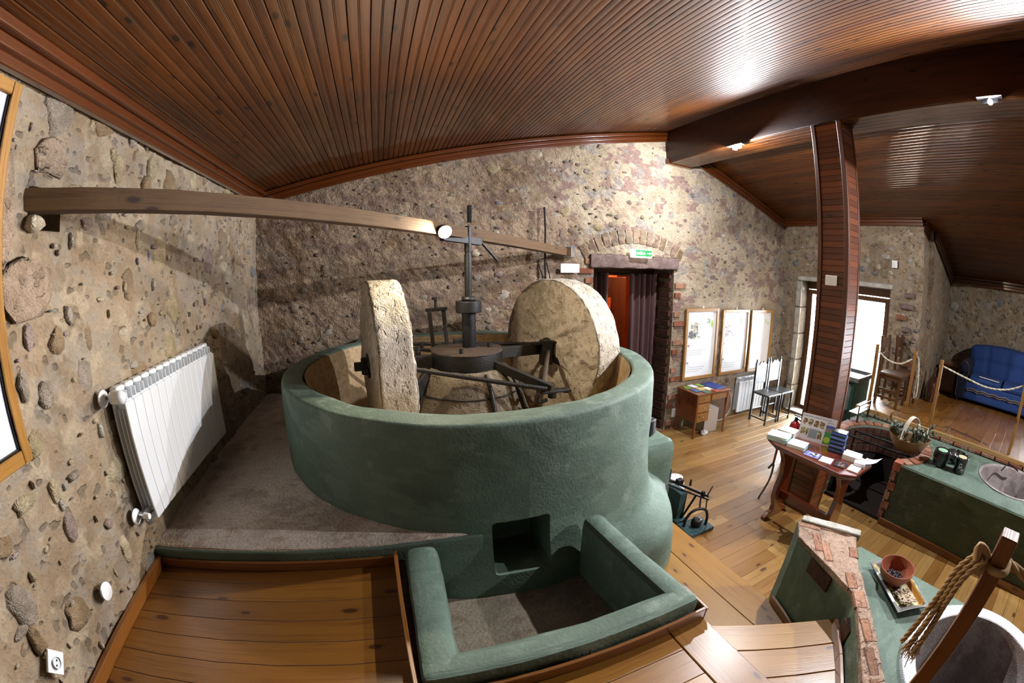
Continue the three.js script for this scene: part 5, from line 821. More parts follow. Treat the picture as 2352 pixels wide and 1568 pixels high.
  for (let i = 0; i < 5; i++) { const x = 3.335, z = -1.49, y = S + i * 0.036, b = thing('case', `dark blue boxed film case, ${['lowest', 'second', 'middle', 'fourth', 'topmost'][i]} of the stack on the book table`, 'case', [x, y, z], 'stacked boxed cases'); const a = 0.2 + (i % 3) * 0.04; part('case_body', turned(cube(0, 0.017, 0, 0.1, 0.033, 0.14, { r: 0.002 }), a, [x, y, z]), M.black, b); part('spine', turned(join([cube(0, 0.017, 0.0705, 0.098, 0.02, 0.002, { r: 0.0005 }), cube(-0.0505, 0.017, 0, 0.002, 0.02, 0.135, { r: 0.0005 })]), a, [x, y, z]), std({ color: i % 2 ? '#5f7fc0' : '#3c5a9a', roughness: 0.4 }), b); }
  const fe = thing('fire_extinguisher', 'red fire extinguisher standing on the floor beyond the book table', 'extinguisher', [4.33, LOW, -2.55]), fx = 4.34, fz = -2.58;
  part('cylinder', lathe([[0, LOW + 0.0], [0.075, LOW], [0.08, LOW + 0.01], [0.08, LOW + 0.42], [0.06, LOW + 0.49], [0.03, LOW + 0.52], [0, LOW + 0.52]], { at: [fx, 0, fz], seg: 24 }), M.red, fe); part('valve', [cyl(0.025, 0.02, 0.05, [fx, LOW + 0.52, fz], 14), cube(fx, LOW + 0.585, fz + 0.03, 0.02, 0.015, 0.13)], M.black, fe); part('hose', tube([[fx, LOW + 0.55, fz], [fx - 0.02, LOW + 0.53, fz + 0.1], [fx, LOW + 0.35, fz + 0.105]], 0.011), M.black, fe);
  const wg = thing('walking_stick', 'dark stick with a strap leaning against the far trestle of the book table', 'stick', [3.2, LOW, -2.1]); part('stick', tube([[3.3, LOW, -2.2], [3.2, LOW + 0.3, -2.06], [3.1, LOW + 0.5, -1.985], [3.06, LOW + 0.55, -1.97], [3.03, LOW + 0.5, -1.99]], 0.011), M.ebony, wg); part('strap', tube([[3.08, LOW + 0.52, -1.98], [3.07, LOW + 0.62, -1.97], [3.06, LOW + 0.72, -1.96]], 0.012), M.red, wg);
  // weighing scale on the floor
  const sc = thing('platform_scale', 'old dark green iron platform scale on the lower floor by the landing', 'scale', [2.36, LOW, -2.15]);
  part('platform', box(2.22, 2.5, LOW + 0.005, LOW + 0.035, -2.26, -2.05, { r: 0.006 }), M.teal, sc);
  part('column', [box(2.24, 2.33, LOW, LOW + 0.3192, -2.47, -2.3, { r: 0.01, grain: 'y' }), box(2.22, 2.35, LOW + 0, LOW + 0.0532, -2.5, -2.26, { r: 0.01 })], M.teal, sc);
  part('column_head', box(2.22, 2.3, LOW + 0.3192, LOW + 0.456, -2.62, -2.52, { r: 0.008, grain: 'y' }), M.teal, sc);
  part('hoop', tube([[2.26, LOW + 0.03, -2.2], [2.26, LOW + 0.1216, -2.19], [2.3, LOW + 0.1938, -2.17], [2.36, LOW + 0.2128, -2.15], [2.42, LOW + 0.1938, -2.13], [2.45, LOW + 0.1216, -2.12], [2.45, LOW + 0.03, -2.12]], 0.013, { seg: 30 }), M.iron, sc);
  part('beam', [bar([2.22, LOW + 0.3952, -2.44], [2.46, LOW + 0.304, -2.16], 0.02, 0.022), bar([2.2, LOW + 0.3572, -2.44], [2.46, LOW + 0.2736, -2.15], 0.012, 0.014), cube(2.28, LOW + 0.3952, -2.38, 0.06, 0.05, 0.05), cube(2.42, LOW + 0.3192, -2.2, 0.03, 0.06, 0.03), bar([2.44, LOW + 0.304, -2.17], [2.47, LOW + 0.4104, -2.15], 0.008, 0.01, { r: 0 }), cyl(0.012, 0.008, 0.06, [2.34, LOW + 0.38, -2.3], 8)], M.iron, sc);
  for (const [p, q, s] of [[[2.36, LOW + 0.2128, -2.15], [2.4, LOW + 0.304, -2.2], 0.008], [[2.42, LOW + 0.2052, -2.13], [2.44, LOW + 0.2888, -2.16], 0.006], [[2.3, LOW + 0.038, -2.3], [2.38, LOW + 0.304, -2.24], 0.01]]) part('hanger', rod(p, q, s), M.iron, sc);
  single('iron_weight', 'black six-sided iron weight standing on the platform scale', 'weight', [2.36, LOW + 0.036, -2.15], lathe([[0, 0], [0.045, 0], [0.052, 0.02], [0.052, 0.06], [0.04, 0.075], [0.02, 0.08], [0, 0.078]], { seg: 6, at: [2.36, LOW + 0.036, -2.15] }), M.iron);
  single('pottery_jar', 'white pottery jar mostly hidden behind the green basin beside the scale', 'jar', [2.45, LOW, -2.62], lathe([[0, 0], [0.07, 0], [0.1, 0.06], [0.11, 0.14], [0.09, 0.24], [0.06, 0.28], [0.07, 0.3], [0, 0.3]], { at: [2.43, LOW, -2.6], seg: 26 }), M.white);
}

// ---------------------------------------------------------------- counters with vats, fire pit
{
  const c = thing('mill_counter', 'long green plastered counter with a brick fire pit and a round cement vat', 'counter', [4.5, LOW, -0.6]), Y = -1.53;
  const arc = ring(4.42, -1.42, 0.47, 22, -2.25, 2.25), pit = [[4.0, -1.8], ...arc.filter(([x]) => x > 4.08), [4.0, -1.07]];
  part('counter_body', lumpy(slabOf([[4.0, -2.05], ...pit, [4.0, -0.4], [4.0, 0.6], [4.0, 1.9], [5.1, 1.9], [5.1, -2.05]], [ring(4.68, 0.16, 0.41, 44)], LOW, Y, { max: 0.1, bevel: 0.012 }), 0.006, 5, 7, true), M.green, c);
  part('front_face', lumpy(box(3.985, 4.004, LOW + 0.07, Y - 0.012, -1.0, 1.9, { r: 0.003, seg: 0.1, grain: 'z' }), 0.004, 5, 3), M.greenOlive, c, 'dull olive green front');
  part('black_lining', lathe([[0.462, LOW], [0.462, Y - 0.3]], { seg: 28, at: [4.42, 0, -1.42], from: Math.PI * 1.78, arc: Math.PI * 1.44 }), M.gap, c, 'added black lining inside the fire pit');  // added black sheet; puts the darkness of the pit into its colour
  part('vat_bowl', lumpy(lathe([[0.415, Y + 0.004], [0.385, Y + 0.006], [0.372, Y - 0.01], [0.35, Y - 0.15], [0.28, Y - 0.33], [0.15, Y - 0.42], [0, Y - 0.44]], { seg: 56, at: [4.68, 0, 0.16] }), 0.004, 9, 2), M.cement, c, 'bare cement vat');
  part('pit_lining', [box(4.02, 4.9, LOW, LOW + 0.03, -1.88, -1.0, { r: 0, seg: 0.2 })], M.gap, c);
  for (let i = 0; i < 22; i++) { const a = -2.2 + i * 0.21, R = 0.475; const g = box(0, 0.13, Y - 0.01, Y + 0.014, -0.047, 0.047, { r: 0.004 }); turned(g, -a, [4.42 + R * Math.cos(a), 0, -1.42 + R * Math.sin(a)]); const P = g.attributes.position; let ok = true; for (let k = 0; k < P.count; k++) if (P.getX(k) < 3.96) ok = false; if (ok) part('brick', g, M.brick[i % 3], c); for (let j = 0; j < 3; j++) { const h = box(-0.012, 0.01, Y - 0.1 - j * 0.1, Y - 0.02 - j * 0.1, -0.046, 0.046, { r: 0.003, grain: 'z' }); turned(h, -a, [4.42 + 0.462 * Math.cos(a), 0, -1.42 + 0.462 * Math.sin(a)]); if (4.42 + 0.47 * Math.cos(a) > 4.1) part('brick', h, M.brickDark, c); } }
  for (let i = 0; i < 6; i++) { part('brick', box(3.985, 4.1, Y - 0.075 - i * 0.1, Y + 0.012 - i * 0.1, -1.095, -1.0 - (i % 2) * 0.03, { r: 0.006 }), i ? M.brick[i % 3] : M.terracotta, c); part('brick', box(3.985, 4.08, Y - 0.075 - i * 0.1, Y - i * 0.1, -1.9, -1.79, { r: 0.006 }), M.brickDark, c); }
  for (let i = 0; i < 4; i++) part('brick', box(4.12 + i * 0.2, 4.31 + i * 0.2, Y - 0.004, Y + 0.012, -2.0, -1.9, { r: 0.004 }), M.cement, c);
  for (const x of [4.36, 4.58]) part('grate_bar', rod([x, Y - 0.05, -1.85], [x + 0.06, Y - 0.05, -0.99], 0.012), M.iron, c);
  part('skirting', box(3.97, 3.998, LOW, LOW + 0.07, -1.05, 1.9, { grain: 'z' }), M.pineEdge, c);
  part('pot_hook', tube([[4.86, Y + 0.006, 0.0], [4.93, Y + 0.07, 0.06], [5.0, Y + 0.02, 0.2]], 0.008), M.iron, c);
  const l = thing('mill_counter', 'green plastered counter behind the low brick wall, with a pale rimmed cement vat', 'counter', [2.1, LOW, 0.2]);
  part('counter_body', lumpy(slabOf([[1.3, 0.15], [1.85, -0.35], [2.12, -0.62], [2.35, -0.75], [2.46, -0.7], [2.47, -0.3], [2.48, 0.4], [2.5, 1.4], [1.2, 1.4]], [ring(2.02, 0.41, 0.468, 44)], LOW, Y, { max: 0.08, bevel: 0.01 }), 0.004, 5, 9, true), M.green, l);
  part('vat_rim', lumpy(lathe([[0.483, Y - 0.01], [0.483, Y + 0.018], [0.474, Y + 0.026], [0.405, Y + 0.026], [0.396, Y + 0.014]], { seg: 72, at: [2.02, 0, 0.41] }), 0.003, 10, 2), M.vatRim, l, 'pale whitewashed rim');
  part('vat_bowl', lumpy(lathe([[0.398, Y + 0.018], [0.38, Y - 0.08], [0.33, Y - 0.28], [0.22, Y - 0.44], [0.1, Y - 0.5], [0, Y - 0.51]], { seg: 64, at: [2.02, 0, 0.41] }), 0.004, 9, 5), M.cement, l);
  // low wall with brick coping
  const w = thing('low_wall', 'low green plastered wall topped with worn bricks beside the wooden step', 'wall', [1.9, LOW, -0.5]), H = -1.36;
  const A = [[1.95, -0.94], [2.09, -1.05], [2.25, -0.69], [2.14, -0.63], [2.01, -0.53], [1.75, -0.29], [1.44, 0.0], [1.27, 0.2], [1.2, 0.12], [1.37, -0.09], [1.6, -0.27], [1.79, -0.42]];
  part('wall_body', lumpy(slabOf(A, [], LOW, H - 0.03, { max: 0.08, bevel: 0.006 }), 0.006, 7, 3, true), M.green, w);
  part('coping', lumpy(slabOf(A, [], H - 0.032, H, { max: 0.04, bevel: 0.004 }), 0.007, 16, 6, true), std({ color: '#d2bcae', map: T.concrete, bumpMap: T.graniteB, bumpScale: 0.01, roughness: 0.95 }), w, 'worn brick and mortar coping');
  const br = (x, z, a, L, W, m = 0) => part('brick', lumpy(turned(box(-L / 2, L / 2, H - 0.02, H + 0.004, -W / 2, W / 2, { r: 0.006, seg: 0.05 }), a, [x, 0, z]), 0.004, 22, x * 9), M.copingBrick[m], w);
  br(2.0, -0.83, 0.75, 0.17, 0.055); br(1.97, -0.74, 0.75, 0.17, 0.055, 1); br(2.17, -0.87, -1.15, 0.32, 0.05, 2); br(2.1, -0.96, -1.1, 0.14, 0.06, 1); br(1.87, -0.5, 0.75, 0.13, 0.06); br(1.78, -0.385, 0.72, 0.12, 0.07, 1); br(1.63, -0.245, 0.8, 0.15, 0.05); br(1.49, -0.12, 0.8, 0.16, 0.05, 2); br(1.37, 0.0, 0.85, 0.15, 0.05); br(2.09, -0.62, 0.6, 0.1, 0.06);
  part('end_stone', lumpy(turned(box(-0.2, 0.2, H - 0.03, H + 0.02, -0.035, 0.035, { r: 0.01, seg: 0.05 }), -1.15, [2.2, 0, -0.86]), 0.006, 18, 4), M.jambStone, w);
  part('brick', turned(box(-0.1, 0.1, H - 0.13, H - 0.035, -0.02, 0.02, { r: 0.006 }), 1.27, [1.885, 0, -0.69]), M.brickDark, w);
  part('corner_bricks', [0, 1].map((i) => turned(box(-0.05, 0.05, H - 0.17 - i * 0.1, H - 0.08 - i * 0.1, -0.02, 0.02, { r: 0.006 }), 0.9, [1.695, 0, -0.345])), M.brickDark, w);
  part('skirting', [bar([1.93, -1.84, -0.95], [1.76, -1.84, -0.42], 0.02, 0.06), bar([1.755, -1.54, -0.44], [1.58, -1.54, -0.28], 0.02, 0.06), bar([1.58, -1.54, -0.28], [1.36, -1.54, -0.095], 0.02, 0.06), bar([1.36, -1.54, -0.095], [1.19, -1.54, 0.12], 0.02, 0.06)], M.pineEdge, w);
  // tray, bowl and stones of olives
  const tr = thing('tray', 'curved rectangular tray printed with an olive picture, on the counter beside the low wall', 'tray', [2.24, Y, -0.3]);
  const o = [2.03, Y + 0.012, -0.19], u = [0.185, 0.0, 0.145], v = [0.265, 0, -0.36], N3 = [0, 1, 0];
  const tp = (a, b, h) => [o[0] + u[0] * a + v[0] * b, o[1] + h, o[2] + u[2] * a + v[2] * b];
  const tray = (() => { const n = 26, g = new THREE.PlaneGeometry(1, 1, n, n), P = g.attributes.position; for (let i = 0; i < P.count; i++) { const a = P.getX(i) + 0.5, b = P.getY(i) + 0.5, e = Math.min(a, 1 - a, b, 1 - b), wall = step(0.16, 0.08, Math.min(Math.min(a, 1 - a) * 1.0, Math.min(b, 1 - b) * 1.6)); const q = tp(a, b, 0.028 * wall + 0.012 * Math.sin(a * Math.PI)); P.setXYZ(i, ...q); } g.computeVertexNormals(); const d = g.clone(); d.translate(0, -0.006, 0); return [g, d]; })();
  const tm = print(256, 384, (x, w2, h2) => { x.fillStyle = '#5c5c58'; x.fillRect(0, 0, w2, h2); const R = rng(55); x.fillStyle = '#c9cdb4'; x.fillRect(30, 40, 200, 300); for (let i = 0; i < 160; i++) { x.fillStyle = ['#8a8a5a', '#d6cf9a', '#b89a50', '#6a6450', '#4a4038', '#9aa088', '#c9b058'][Math.floor(R() * 7)]; x.beginPath(); x.ellipse(30 + R() * 200, 40 + R() * 300, 8 + R() * 26, 6 + R() * 18, R() * 3, 0, 7); x.fill(); } x.fillStyle = '#c08a3c'; x.fillRect(206, 60, 30, 280); x.fillStyle = '#c3ccc4'; x.fillRect(0, 90, 28, 60); x.fillRect(0, 220, 28, 90); });
  part('tray_top', tray[0], tm, tr); part('tray_back', tray[1], M.black, tr);
  const bp = [2.285, Y + 0.014, -0.36], bw = single('bowl', 'round terracotta bowl standing on the printed tray', 'bowl', bp, lathe([[0, 0.004], [0.045, 0.004], [0.075, 0.02], [0.1, 0.055], [0.108, 0.085], [0.112, 0.095], [0.116, 0.094], [0.114, 0.08], [0.106, 0.05], [0.082, 0.014], [0.05, -0.002], [0, -0.002]].reverse(), { at: [bp[0], bp[1] + 0.004, bp[2]], seg: 44 }), M.terracotta);
  const R = rng(66), pits = []; for (let i = 0; i < 150; i++) { const a = R() * 6.28, r = 0.06 * Math.sqrt(R()); const g = new THREE.IcosahedronGeometry(0.0065, 1).scale(1.7, 1, 1); g.rotateY(R() * 6).rotateZ(R() * 2); pits.push(g.translate(bp[0] + r * Math.cos(a), bp[1] + 0.014 + 0.022 * R() * (1 - r / 0.07) + r * 0.2, bp[2] + r * Math.sin(a))); }
  single('dried_olives', 'heap of small black dried olives in the terracotta bowl', 'olives', [bp[0], bp[1] + 0.01, bp[2]], pits, M.olive, null, 'stuff');
  const seeds = []; for (let i = 0; i < 190; i++) { const a = 0.25 + R() * 0.42, b = 0.14 + R() * 0.24, q = tp(a, b, 0.014 + 0.012 * Math.sin(a * 3.14) + R() * 0.008); const g = new THREE.IcosahedronGeometry(0.0048, 1).scale(1.9, 0.8, 1); g.rotateY(R() * 6); seeds.push(g.translate(...q)); }
  single('olive_stones', 'scatter of pale olive stones lying on the printed tray', 'olive stones', tp(0.45, 0.25, 0.01), seeds, M.seed, null, 'stuff');
  // on the long counter
  const Yt = Y + 0.008;
  const bk = thing('basket', 'wicker basket with a pale hoop handle holding silvery olive twigs over the fire pit', 'basket', [4.32, Yt, -1.05]), bx = 4.37, bz = -1.1, by = Yt + 0.01;
  const oval = (g) => { const P = g.attributes.position; for (let i = 0; i < P.count; i++) { const x = P.getX(i), z = P.getZ(i), y = P.getY(i), e = (z / 0.17) ** 2; P.setXYZ(i, x * 1.05, y + 0.05 * e * clamp(y / 0.12), z * 1.7); } g.computeVertexNormals(); return turned(g, 0.15, [bx, by, bz]); };
  part('body', oval(lathe([[0, 0], [0.075, 0], [0.1, 0.03], [0.13, 0.08], [0.145, 0.125], [0.15, 0.13], [0.14, 0.128], [0.12, 0.08], [0.09, 0.02], [0, 0.015]], { seg: 48 })), M.wicker, bk);
  const hoop = []; for (let i = 0; i <= 20; i++) { const a = Math.PI * i / 20; hoop.push([Math.cos(a) * 0.15, 0.12 + Math.sin(a) * 0.22, 0]); } const hg = []; for (let i = 0; i < 20; i++) hg.push(bar(hoop[i], hoop[i + 1], 0.05, 0.006, { r: 0.001 })); part('handle', turned(join(hg), -0.35, [bx, by, bz]), M.hoop, bk, 'pale flat hoop handle');
  const tw = []; for (let i = 0; i < 14; i++) { const a = R() * 6.28; tw.push([[bx + 0.05 * Math.cos(a), by + 0.06, bz + 0.09 * Math.sin(a)], [bx + 0.09 * Math.cos(a), by + 0.16 + R() * 0.05, bz + 0.15 * Math.sin(a)], [bx + (0.08 + R() * 0.1) * Math.cos(a), by + 0.1 + R() * 0.2, bz + (0.18 + R() * 0.12) * Math.sin(a)]]); }
  tw.forEach((pts, i) => { const t = thing('olive_twig', 'leafy silvery olive twig in the wicker basket with the hoop handle', 'twig', pts[0], 'olive twigs in the basket'); const st = part('stem', tube(pts, 0.003, { seg: 8, rad: 5 }), M.leafDark, t); for (let k = 0; k < 20; k++) { const u2 = 0.2 + R() * 0.8, c2 = new THREE.CatmullRomCurve3(pts.map((p) => new THREE.Vector3(...p))).getPointAt(u2); const g = new THREE.PlaneGeometry(0.028, 0.058, 2, 4), P = g.attributes.position; for (let q = 0; q < P.count; q++) { const y = P.getY(q) / 0.058; P.setX(q, P.getX(q) * (1 - 3.4 * y * y)); P.setZ(q, 0.006 * Math.cos(y * 3)); } g.translate(0, 0.025, 0).rotateX(R() * 2 - 1).rotateY(R() * 6.28).rotateZ(R() * 1.6 - 0.8).translate(c2.x, c2.y, c2.z); g.computeVertexNormals(); part('leaf', g, k % 3 ? M.leaf : M.leafDark, t); } });
  const lid = (t, x, z, y, r, c) => part('label', lathe([[0, 0.001], [r, 0.001], [r, 0]].reverse(), { at: [x, y, z], seg: 28 }), print(128, 128, (q, w2) => { q.fillStyle = c; q.fillRect(0, 0, w2, w2); q.fillStyle = '#5a6a58'; for (let i = 0; i < 9; i++) q.fillRect(10 + i * 13, 50, 7, 24); }), t);
  const j1 = thing('black_pot', 'black fluted pot with a round pale green label, nearest the wicker basket', 'pot', [4.33, Yt, -0.68]);
  { const g = lathe([[0, 0], [0.06, 0], [0.075, 0.015], [0.09, 0.06], [0.095, 0.1], [0.092, 0.145], [0.086, 0.15], [0.08, 0.147], [0, 0.144]], { seg: 96, at: [0, 0, 0] }), P = g.attributes.position; for (let i = 0; i < P.count; i++) { const x = P.getX(i), z = P.getZ(i), y = P.getY(i), r = Math.hypot(x, z); if (r > 0.07 && y < 0.135) { const k = 1 + 0.018 * Math.sin(Math.atan2(z, x) * 30); P.setX(i, x * k); P.setZ(i, z * k); } } g.computeVertexNormals(); part('body', g.translate(4.34, Yt, -0.68), M.gloss, j1); lid(j1, 4.335, -0.68, Yt + 0.151, 0.055, '#8fb89a'); }
  const j2 = thing('black_pot', 'black straight-sided pot with white brush strokes and a cream label', 'pot', [4.36, Yt, -0.45]);
  part('body', lathe([[0, 0], [0.066, 0], [0.07, 0.006], [0.066, 0.07], [0.073, 0.14], [0.07, 0.147], [0.064, 0.145], [0, 0.14]], { seg: 40, at: [4.36, Yt, -0.45] }), M.gloss, j2); lid(j2, 4.36, -0.45, Yt + 0.147, 0.05, '#b9b894');
  { const a = (t0, y0, t1, y1) => { const p = []; for (let i = 0; i <= 4; i++) { const t = mix(t0, t1, i / 4), y = mix(y0, y1, i / 4); p.push([4.36 - 0.0695 * Math.cos(t), Yt + y, -0.45 + 0.0695 * Math.sin(t)]); } return tube(p, 0.0014, { seg: 8, rad: 4 }); }; part('brush_stroke', [a(0.0, 0.1, 0.3, 0.1), a(0.0, 0.1, 0.0, 0.07), a(0.3, 0.1, 0.3, 0.07), a(0.0, 0.07, 0.3, 0.07), a(-0.15, 0.06, 0.25, 0.06), a(0.4, 0.075, 0.45, 0.04), a(0.3, 0.035, 0.7, 0.055), a(0.6, 0.02, 0.85, 0.05)], M.white, j2); }
  single('black_bowl', 'shallow round black bowl between the two black pots', 'bowl', [4.62, Yt, -0.56], lathe([[0, 0.004], [0.07, 0.004], [0.105, 0.03], [0.125, 0.075], [0.13, 0.08], [0.133, 0.076], [0.12, 0.03], [0.08, -0.002], [0, -0.002]].reverse(), { at: [4.6, Yt + 0.004, -0.55], seg: 44 }), M.gloss);
  const gb = thing('glass_bottle', 'clear glass oil bottle with a tall spout at the back of the counter', 'bottle', [4.9, Yt, -0.76]);
  part('body', lathe([[0, 0], [0.042, 0], [0.046, 0.008], [0.046, 0.1], [0.034, 0.14], [0.026, 0.155], [0.026, 0.17], [0.014, 0.185], [0.012, 0.21], [0.012, 0.225], [0.009, 0.225], [0.009, 0.19], [0.022, 0.165], [0.03, 0.14], [0.042, 0.1], [0.042, 0.012], [0, 0.008]], { seg: 32, at: [4.9, Yt, -0.76] }), M.glass, gb); part('spout', tube([[4.9, Yt + 0.2, -0.76], [4.92, Yt + 0.24, -0.74], [4.925, Yt + 0.29, -0.74]], 0.007), M.glass, gb); part('handle', tube([[4.87, Yt + 0.1, -0.8], [4.85, Yt + 0.15, -0.82], [4.88, Yt + 0.19, -0.78]], 0.005), M.glass, gb);
  for (const [i, x, z, r, h] of [[0, 4.9, -0.52, 0.045, 0.12], [1, 4.92, -0.42, 0.038, 0.11]]) single('glass_jar', ['clear cut-glass jar with a wide mouth beside the oil bottle', 'small clear glass jar with a beaded edge, nearest the cement vat'][i], 'jar', [x, Yt, z], lathe([[0, 0], [r * 0.8, 0], [r, 0.01], [r * 0.85, h * 0.5], [r * 0.95, h], [r * 0.88, h], [r * 0.78, h * 0.5], [r * 0.9, 0.014], [0, 0.01]], { seg: 28, at: [x, Yt, z] }), M.glass);
  const bh = thing('toy_bench', 'small dark wooden bench standing on the counter behind the post', 'bench', [4.85, Yt, -1.98]);
  part('seat', box(4.66, 5.04, Yt + 0.09, Yt + 0.105, -2.03, -1.9, { r: 0.003 }), M.ebony, bh); for (const [x, z] of [[4.68, -2.02], [5.0, -2.02], [4.68, -1.91], [5.0, -1.91]]) part('leg', box(x, x + 0.02, Yt, Yt + 0.09, z, z + 0.02, { r: 0.002 }), M.ebony, bh); part('backrest', [box(4.66, 5.04, Yt + 0.19, Yt + 0.205, -1.905, -1.89), box(4.66, 5.04, Yt + 0.14, Yt + 0.15, -1.905, -1.89), box(4.66, 4.68, Yt, Yt + 0.2, -1.905, -1.89), box(5.02, 5.04, Yt, Yt + 0.2, -1.905, -1.89)], M.ebony, bh);
}

// ---------------------------------------------------------------- the stage, and the crate by the door
{
  const cr = thing('metal_vat', 'green and grey metal vat with an open flat top, by the glazed door', 'vat', [5.78, LOW, -2.55]);
  part('vat_body', box(5.48, 6.04, LOW, -1.26, -2.78, -2.36, { r: 0.01, seg: 0.2, grain: 'y' }), M.patina, cr); part('tray_rim', [box(5.44, 6.06, -1.26, -1.2, -2.82, -2.79), box(5.44, 6.06, -1.26, -1.2, -2.33, -2.3), box(5.44, 5.47, -1.26, -1.2, -2.8, -2.31), box(6.03, 6.06, -1.26, -1.2, -2.8, -2.31)], M.patinaGrey, cr); part('tray_floor', box(5.46, 6.04, -1.255, -1.24, -2.8, -2.32), M.patinaGrey, cr);
  part('drum_panel', lathe([[0.2, LOW + 0.02], [0.2, -1.3]], { seg: 24, at: [5.54, 0, -2.6] }), M.patinaGrey, cr, 'curved grey drum side');
  const post = (label, x, z, y0, h = 0.76, s = 0.042) => { const t = thing('rope_post', label, 'post', [x, y0, z], 'wooden rope posts'); part('post', cube(x, y0 + h / 2, z, s, h, s, { r: 0.004, grain: 'y', seg: 0.1 }), M.postWood, t); return t; };
  post('pale wooden rope post at the corner of the stage, in front of the bright door', 5.3, -2.03, STAGE + 0.004); post('pale wooden rope post on the stage right in front of the brown chairs', 5.45, -1.52, STAGE + 0.004); post('pale wooden rope post in front of the dark cabinet at the stage edge', 5.18, -1.08, STAGE + 0.004); post('pale wooden rope post in front of the armchair seat, at the stage edge', 5.2, 0.02, STAGE + 0.004);
  const np = thing('rope_post', 'large brown wooden rope post in front of the pale rimmed vat', 'post', [1.0, UP, 0.08]); part('post', cube(1.005, UP + 0.43, 0.085, 0.052, 0.86, 0.048, { r: 0.004, grain: 'y', seg: 0.06 }), M.teak, np);
  const rope = (label, pts, r, m = M.ropePale) => { const t = thing('rope', label, 'rope', pts[0]); const A = [], B = []; const c = new THREE.CatmullRomCurve3(pts.map((p) => new THREE.Vector3(...p))), n = Math.round(c.getLength() / (r * 2.2)); for (let s = 0; s < 3; s++) { const q = []; for (let i = 0; i <= n; i++) { const p = c.getPointAt(i / n), tg = c.getTangentAt(i / n), e = new THREE.Vector3(0.3, 1, 0.2).cross(tg).normalize(), f = tg.clone().cross(e), a = i * 0.9 + s * 2.094; q.push([p.x + (e.x * Math.cos(a) + f.x * Math.sin(a)) * r * 0.5, p.y + (e.y * Math.cos(a) + f.y * Math.sin(a)) * r * 0.5, p.z + (e.z * Math.cos(a) + f.z * Math.sin(a)) * r * 0.5]); } part('strand', tube(q, r * 0.56, { seg: n, rad: 5 }), m, t); } return t; };
  rope('pale rope slung between the two posts in front of the brown chairs', [[5.3, -0.77, -2.0], [5.33, -0.85, -1.87], [5.38, -0.87, -1.7], [5.44, -0.79, -1.55]], 0.011);
  rope('long pale rope sagging in front of the blue armchair', [[5.18, -0.75, -1.06], [5.18, -0.81, -0.75], [5.18, -0.85, -0.45], [5.19, -0.82, -0.2], [5.2, -0.74, 0.0]], 0.011);
  rope('spare loops of pale rope hanging from the post by the brown chairs', [[5.46, -0.75, -1.49], [5.47, -1.0, -1.46], [5.48, -1.25, -1.45], [5.46, -1.22, -1.42], [5.45, -0.9, -1.44], [5.45, -0.76, -1.47]], 0.012);
  const hang = thing('rope', 'frayed jute rope bundle knotted to the brown post near the vat', 'rope', [0.98, -0.5, 0.02]);
  for (let i = 0; i < 5; i++) { const R = rng(80 + i), dx = (i - 2) * 0.008, dz = -0.013 * (i % 3); const pts = [[0.985 + dx, -0.49, 0.05 + dz], [0.965 + dx, -0.53, 0.022 + dz], [0.965 + dx, -0.6, 0.012 + dz], [0.97 - dx, -0.68, 0.012 + dz * 1.4], [0.965 + dx * 1.4, -0.75 - R() * 0.03, 0.012 + dz * 1.8]]; const c = new THREE.CatmullRomCurve3(pts.map((p) => new THREE.Vector3(...p))), n = 46; for (let s = 0; s < 3; s++) { const q = []; for (let k = 0; k <= n; k++) { const p = c.getPointAt(k / n), a = k * 0.75 + s * 2.09; q.push([p.x + 0.0045 * Math.cos(a), p.y, p.z + 0.0045 * Math.sin(a)]); } part('strand', tube(q, 0.0046, { seg: n, rad: 5 }), M.rope, hang); } }
  part('knot', [tube([[0.97, -0.5, 0.03], [0.985, -0.475, 0.02], [0.99, -0.49, 0.05], [0.975, -0.52, 0.05], [0.965, -0.505, 0.03]], 0.011, { seg: 24 }), tube([[1.035, -0.5, 0.1], [1.0, -0.5, 0.055], [0.975, -0.505, 0.075], [0.975, -0.5, 0.11], [1.03, -0.5, 0.115]], 0.009, { seg: 24 })], M.rope, hang);
  const fr = []; const RF = rng(91); for (let i = 0; i < 40; i++) { const x = 0.965 + (RF() - 0.5) * 0.04, z = 0.0 + (RF() - 0.5) * 0.045, y = -0.745 - RF() * 0.02; fr.push(tube([[x, y, z], [x + (RF() - 0.5) * 0.02, y - 0.02, z + (RF() - 0.5) * 0.02], [x + (RF() - 0.5) * 0.03, y - 0.045, z + (RF() - 0.5) * 0.03]], 0.0012, { seg: 4, rad: 4 })); } part('frayed_end', fr, M.rope, hang).userData.kind = 'stuff';
  rope('jute rope running off from the brown post past the vat', [[1.03, -0.5, 0.11], [1.06, -0.53, 0.2], [1.1, -0.54, 0.34], [1.15, -0.52, 0.6]], 0.012, M.rope);
  // plain brown chairs, facing along the stage
  const chair = (label, x, z, w, d) => {
    const t = thing('side_chair', label, 'chair', [x + w / 2, STAGE, z + d / 2], 'brown chairs on the stage'), S = STAGE + 0.42, B = STAGE + 0.86;
    for (const lx of [x, x + w - 0.035]) { part('leg', box(lx, lx + 0.035, STAGE, S - 0.03, z + d - 0.035, z + d, { grain: 'y' }), M.chairWood, t); const g = box(lx, lx + 0.035, STAGE, B, z, z + 0.035, { grain: 'y' }), P = g.attributes.position; for (let i = 0; i < P.count; i++) P.setZ(i, P.getZ(i) - 0.06 * Math.max(0, P.getY(i) - S)); part('leg', g, M.chairWood, t); }
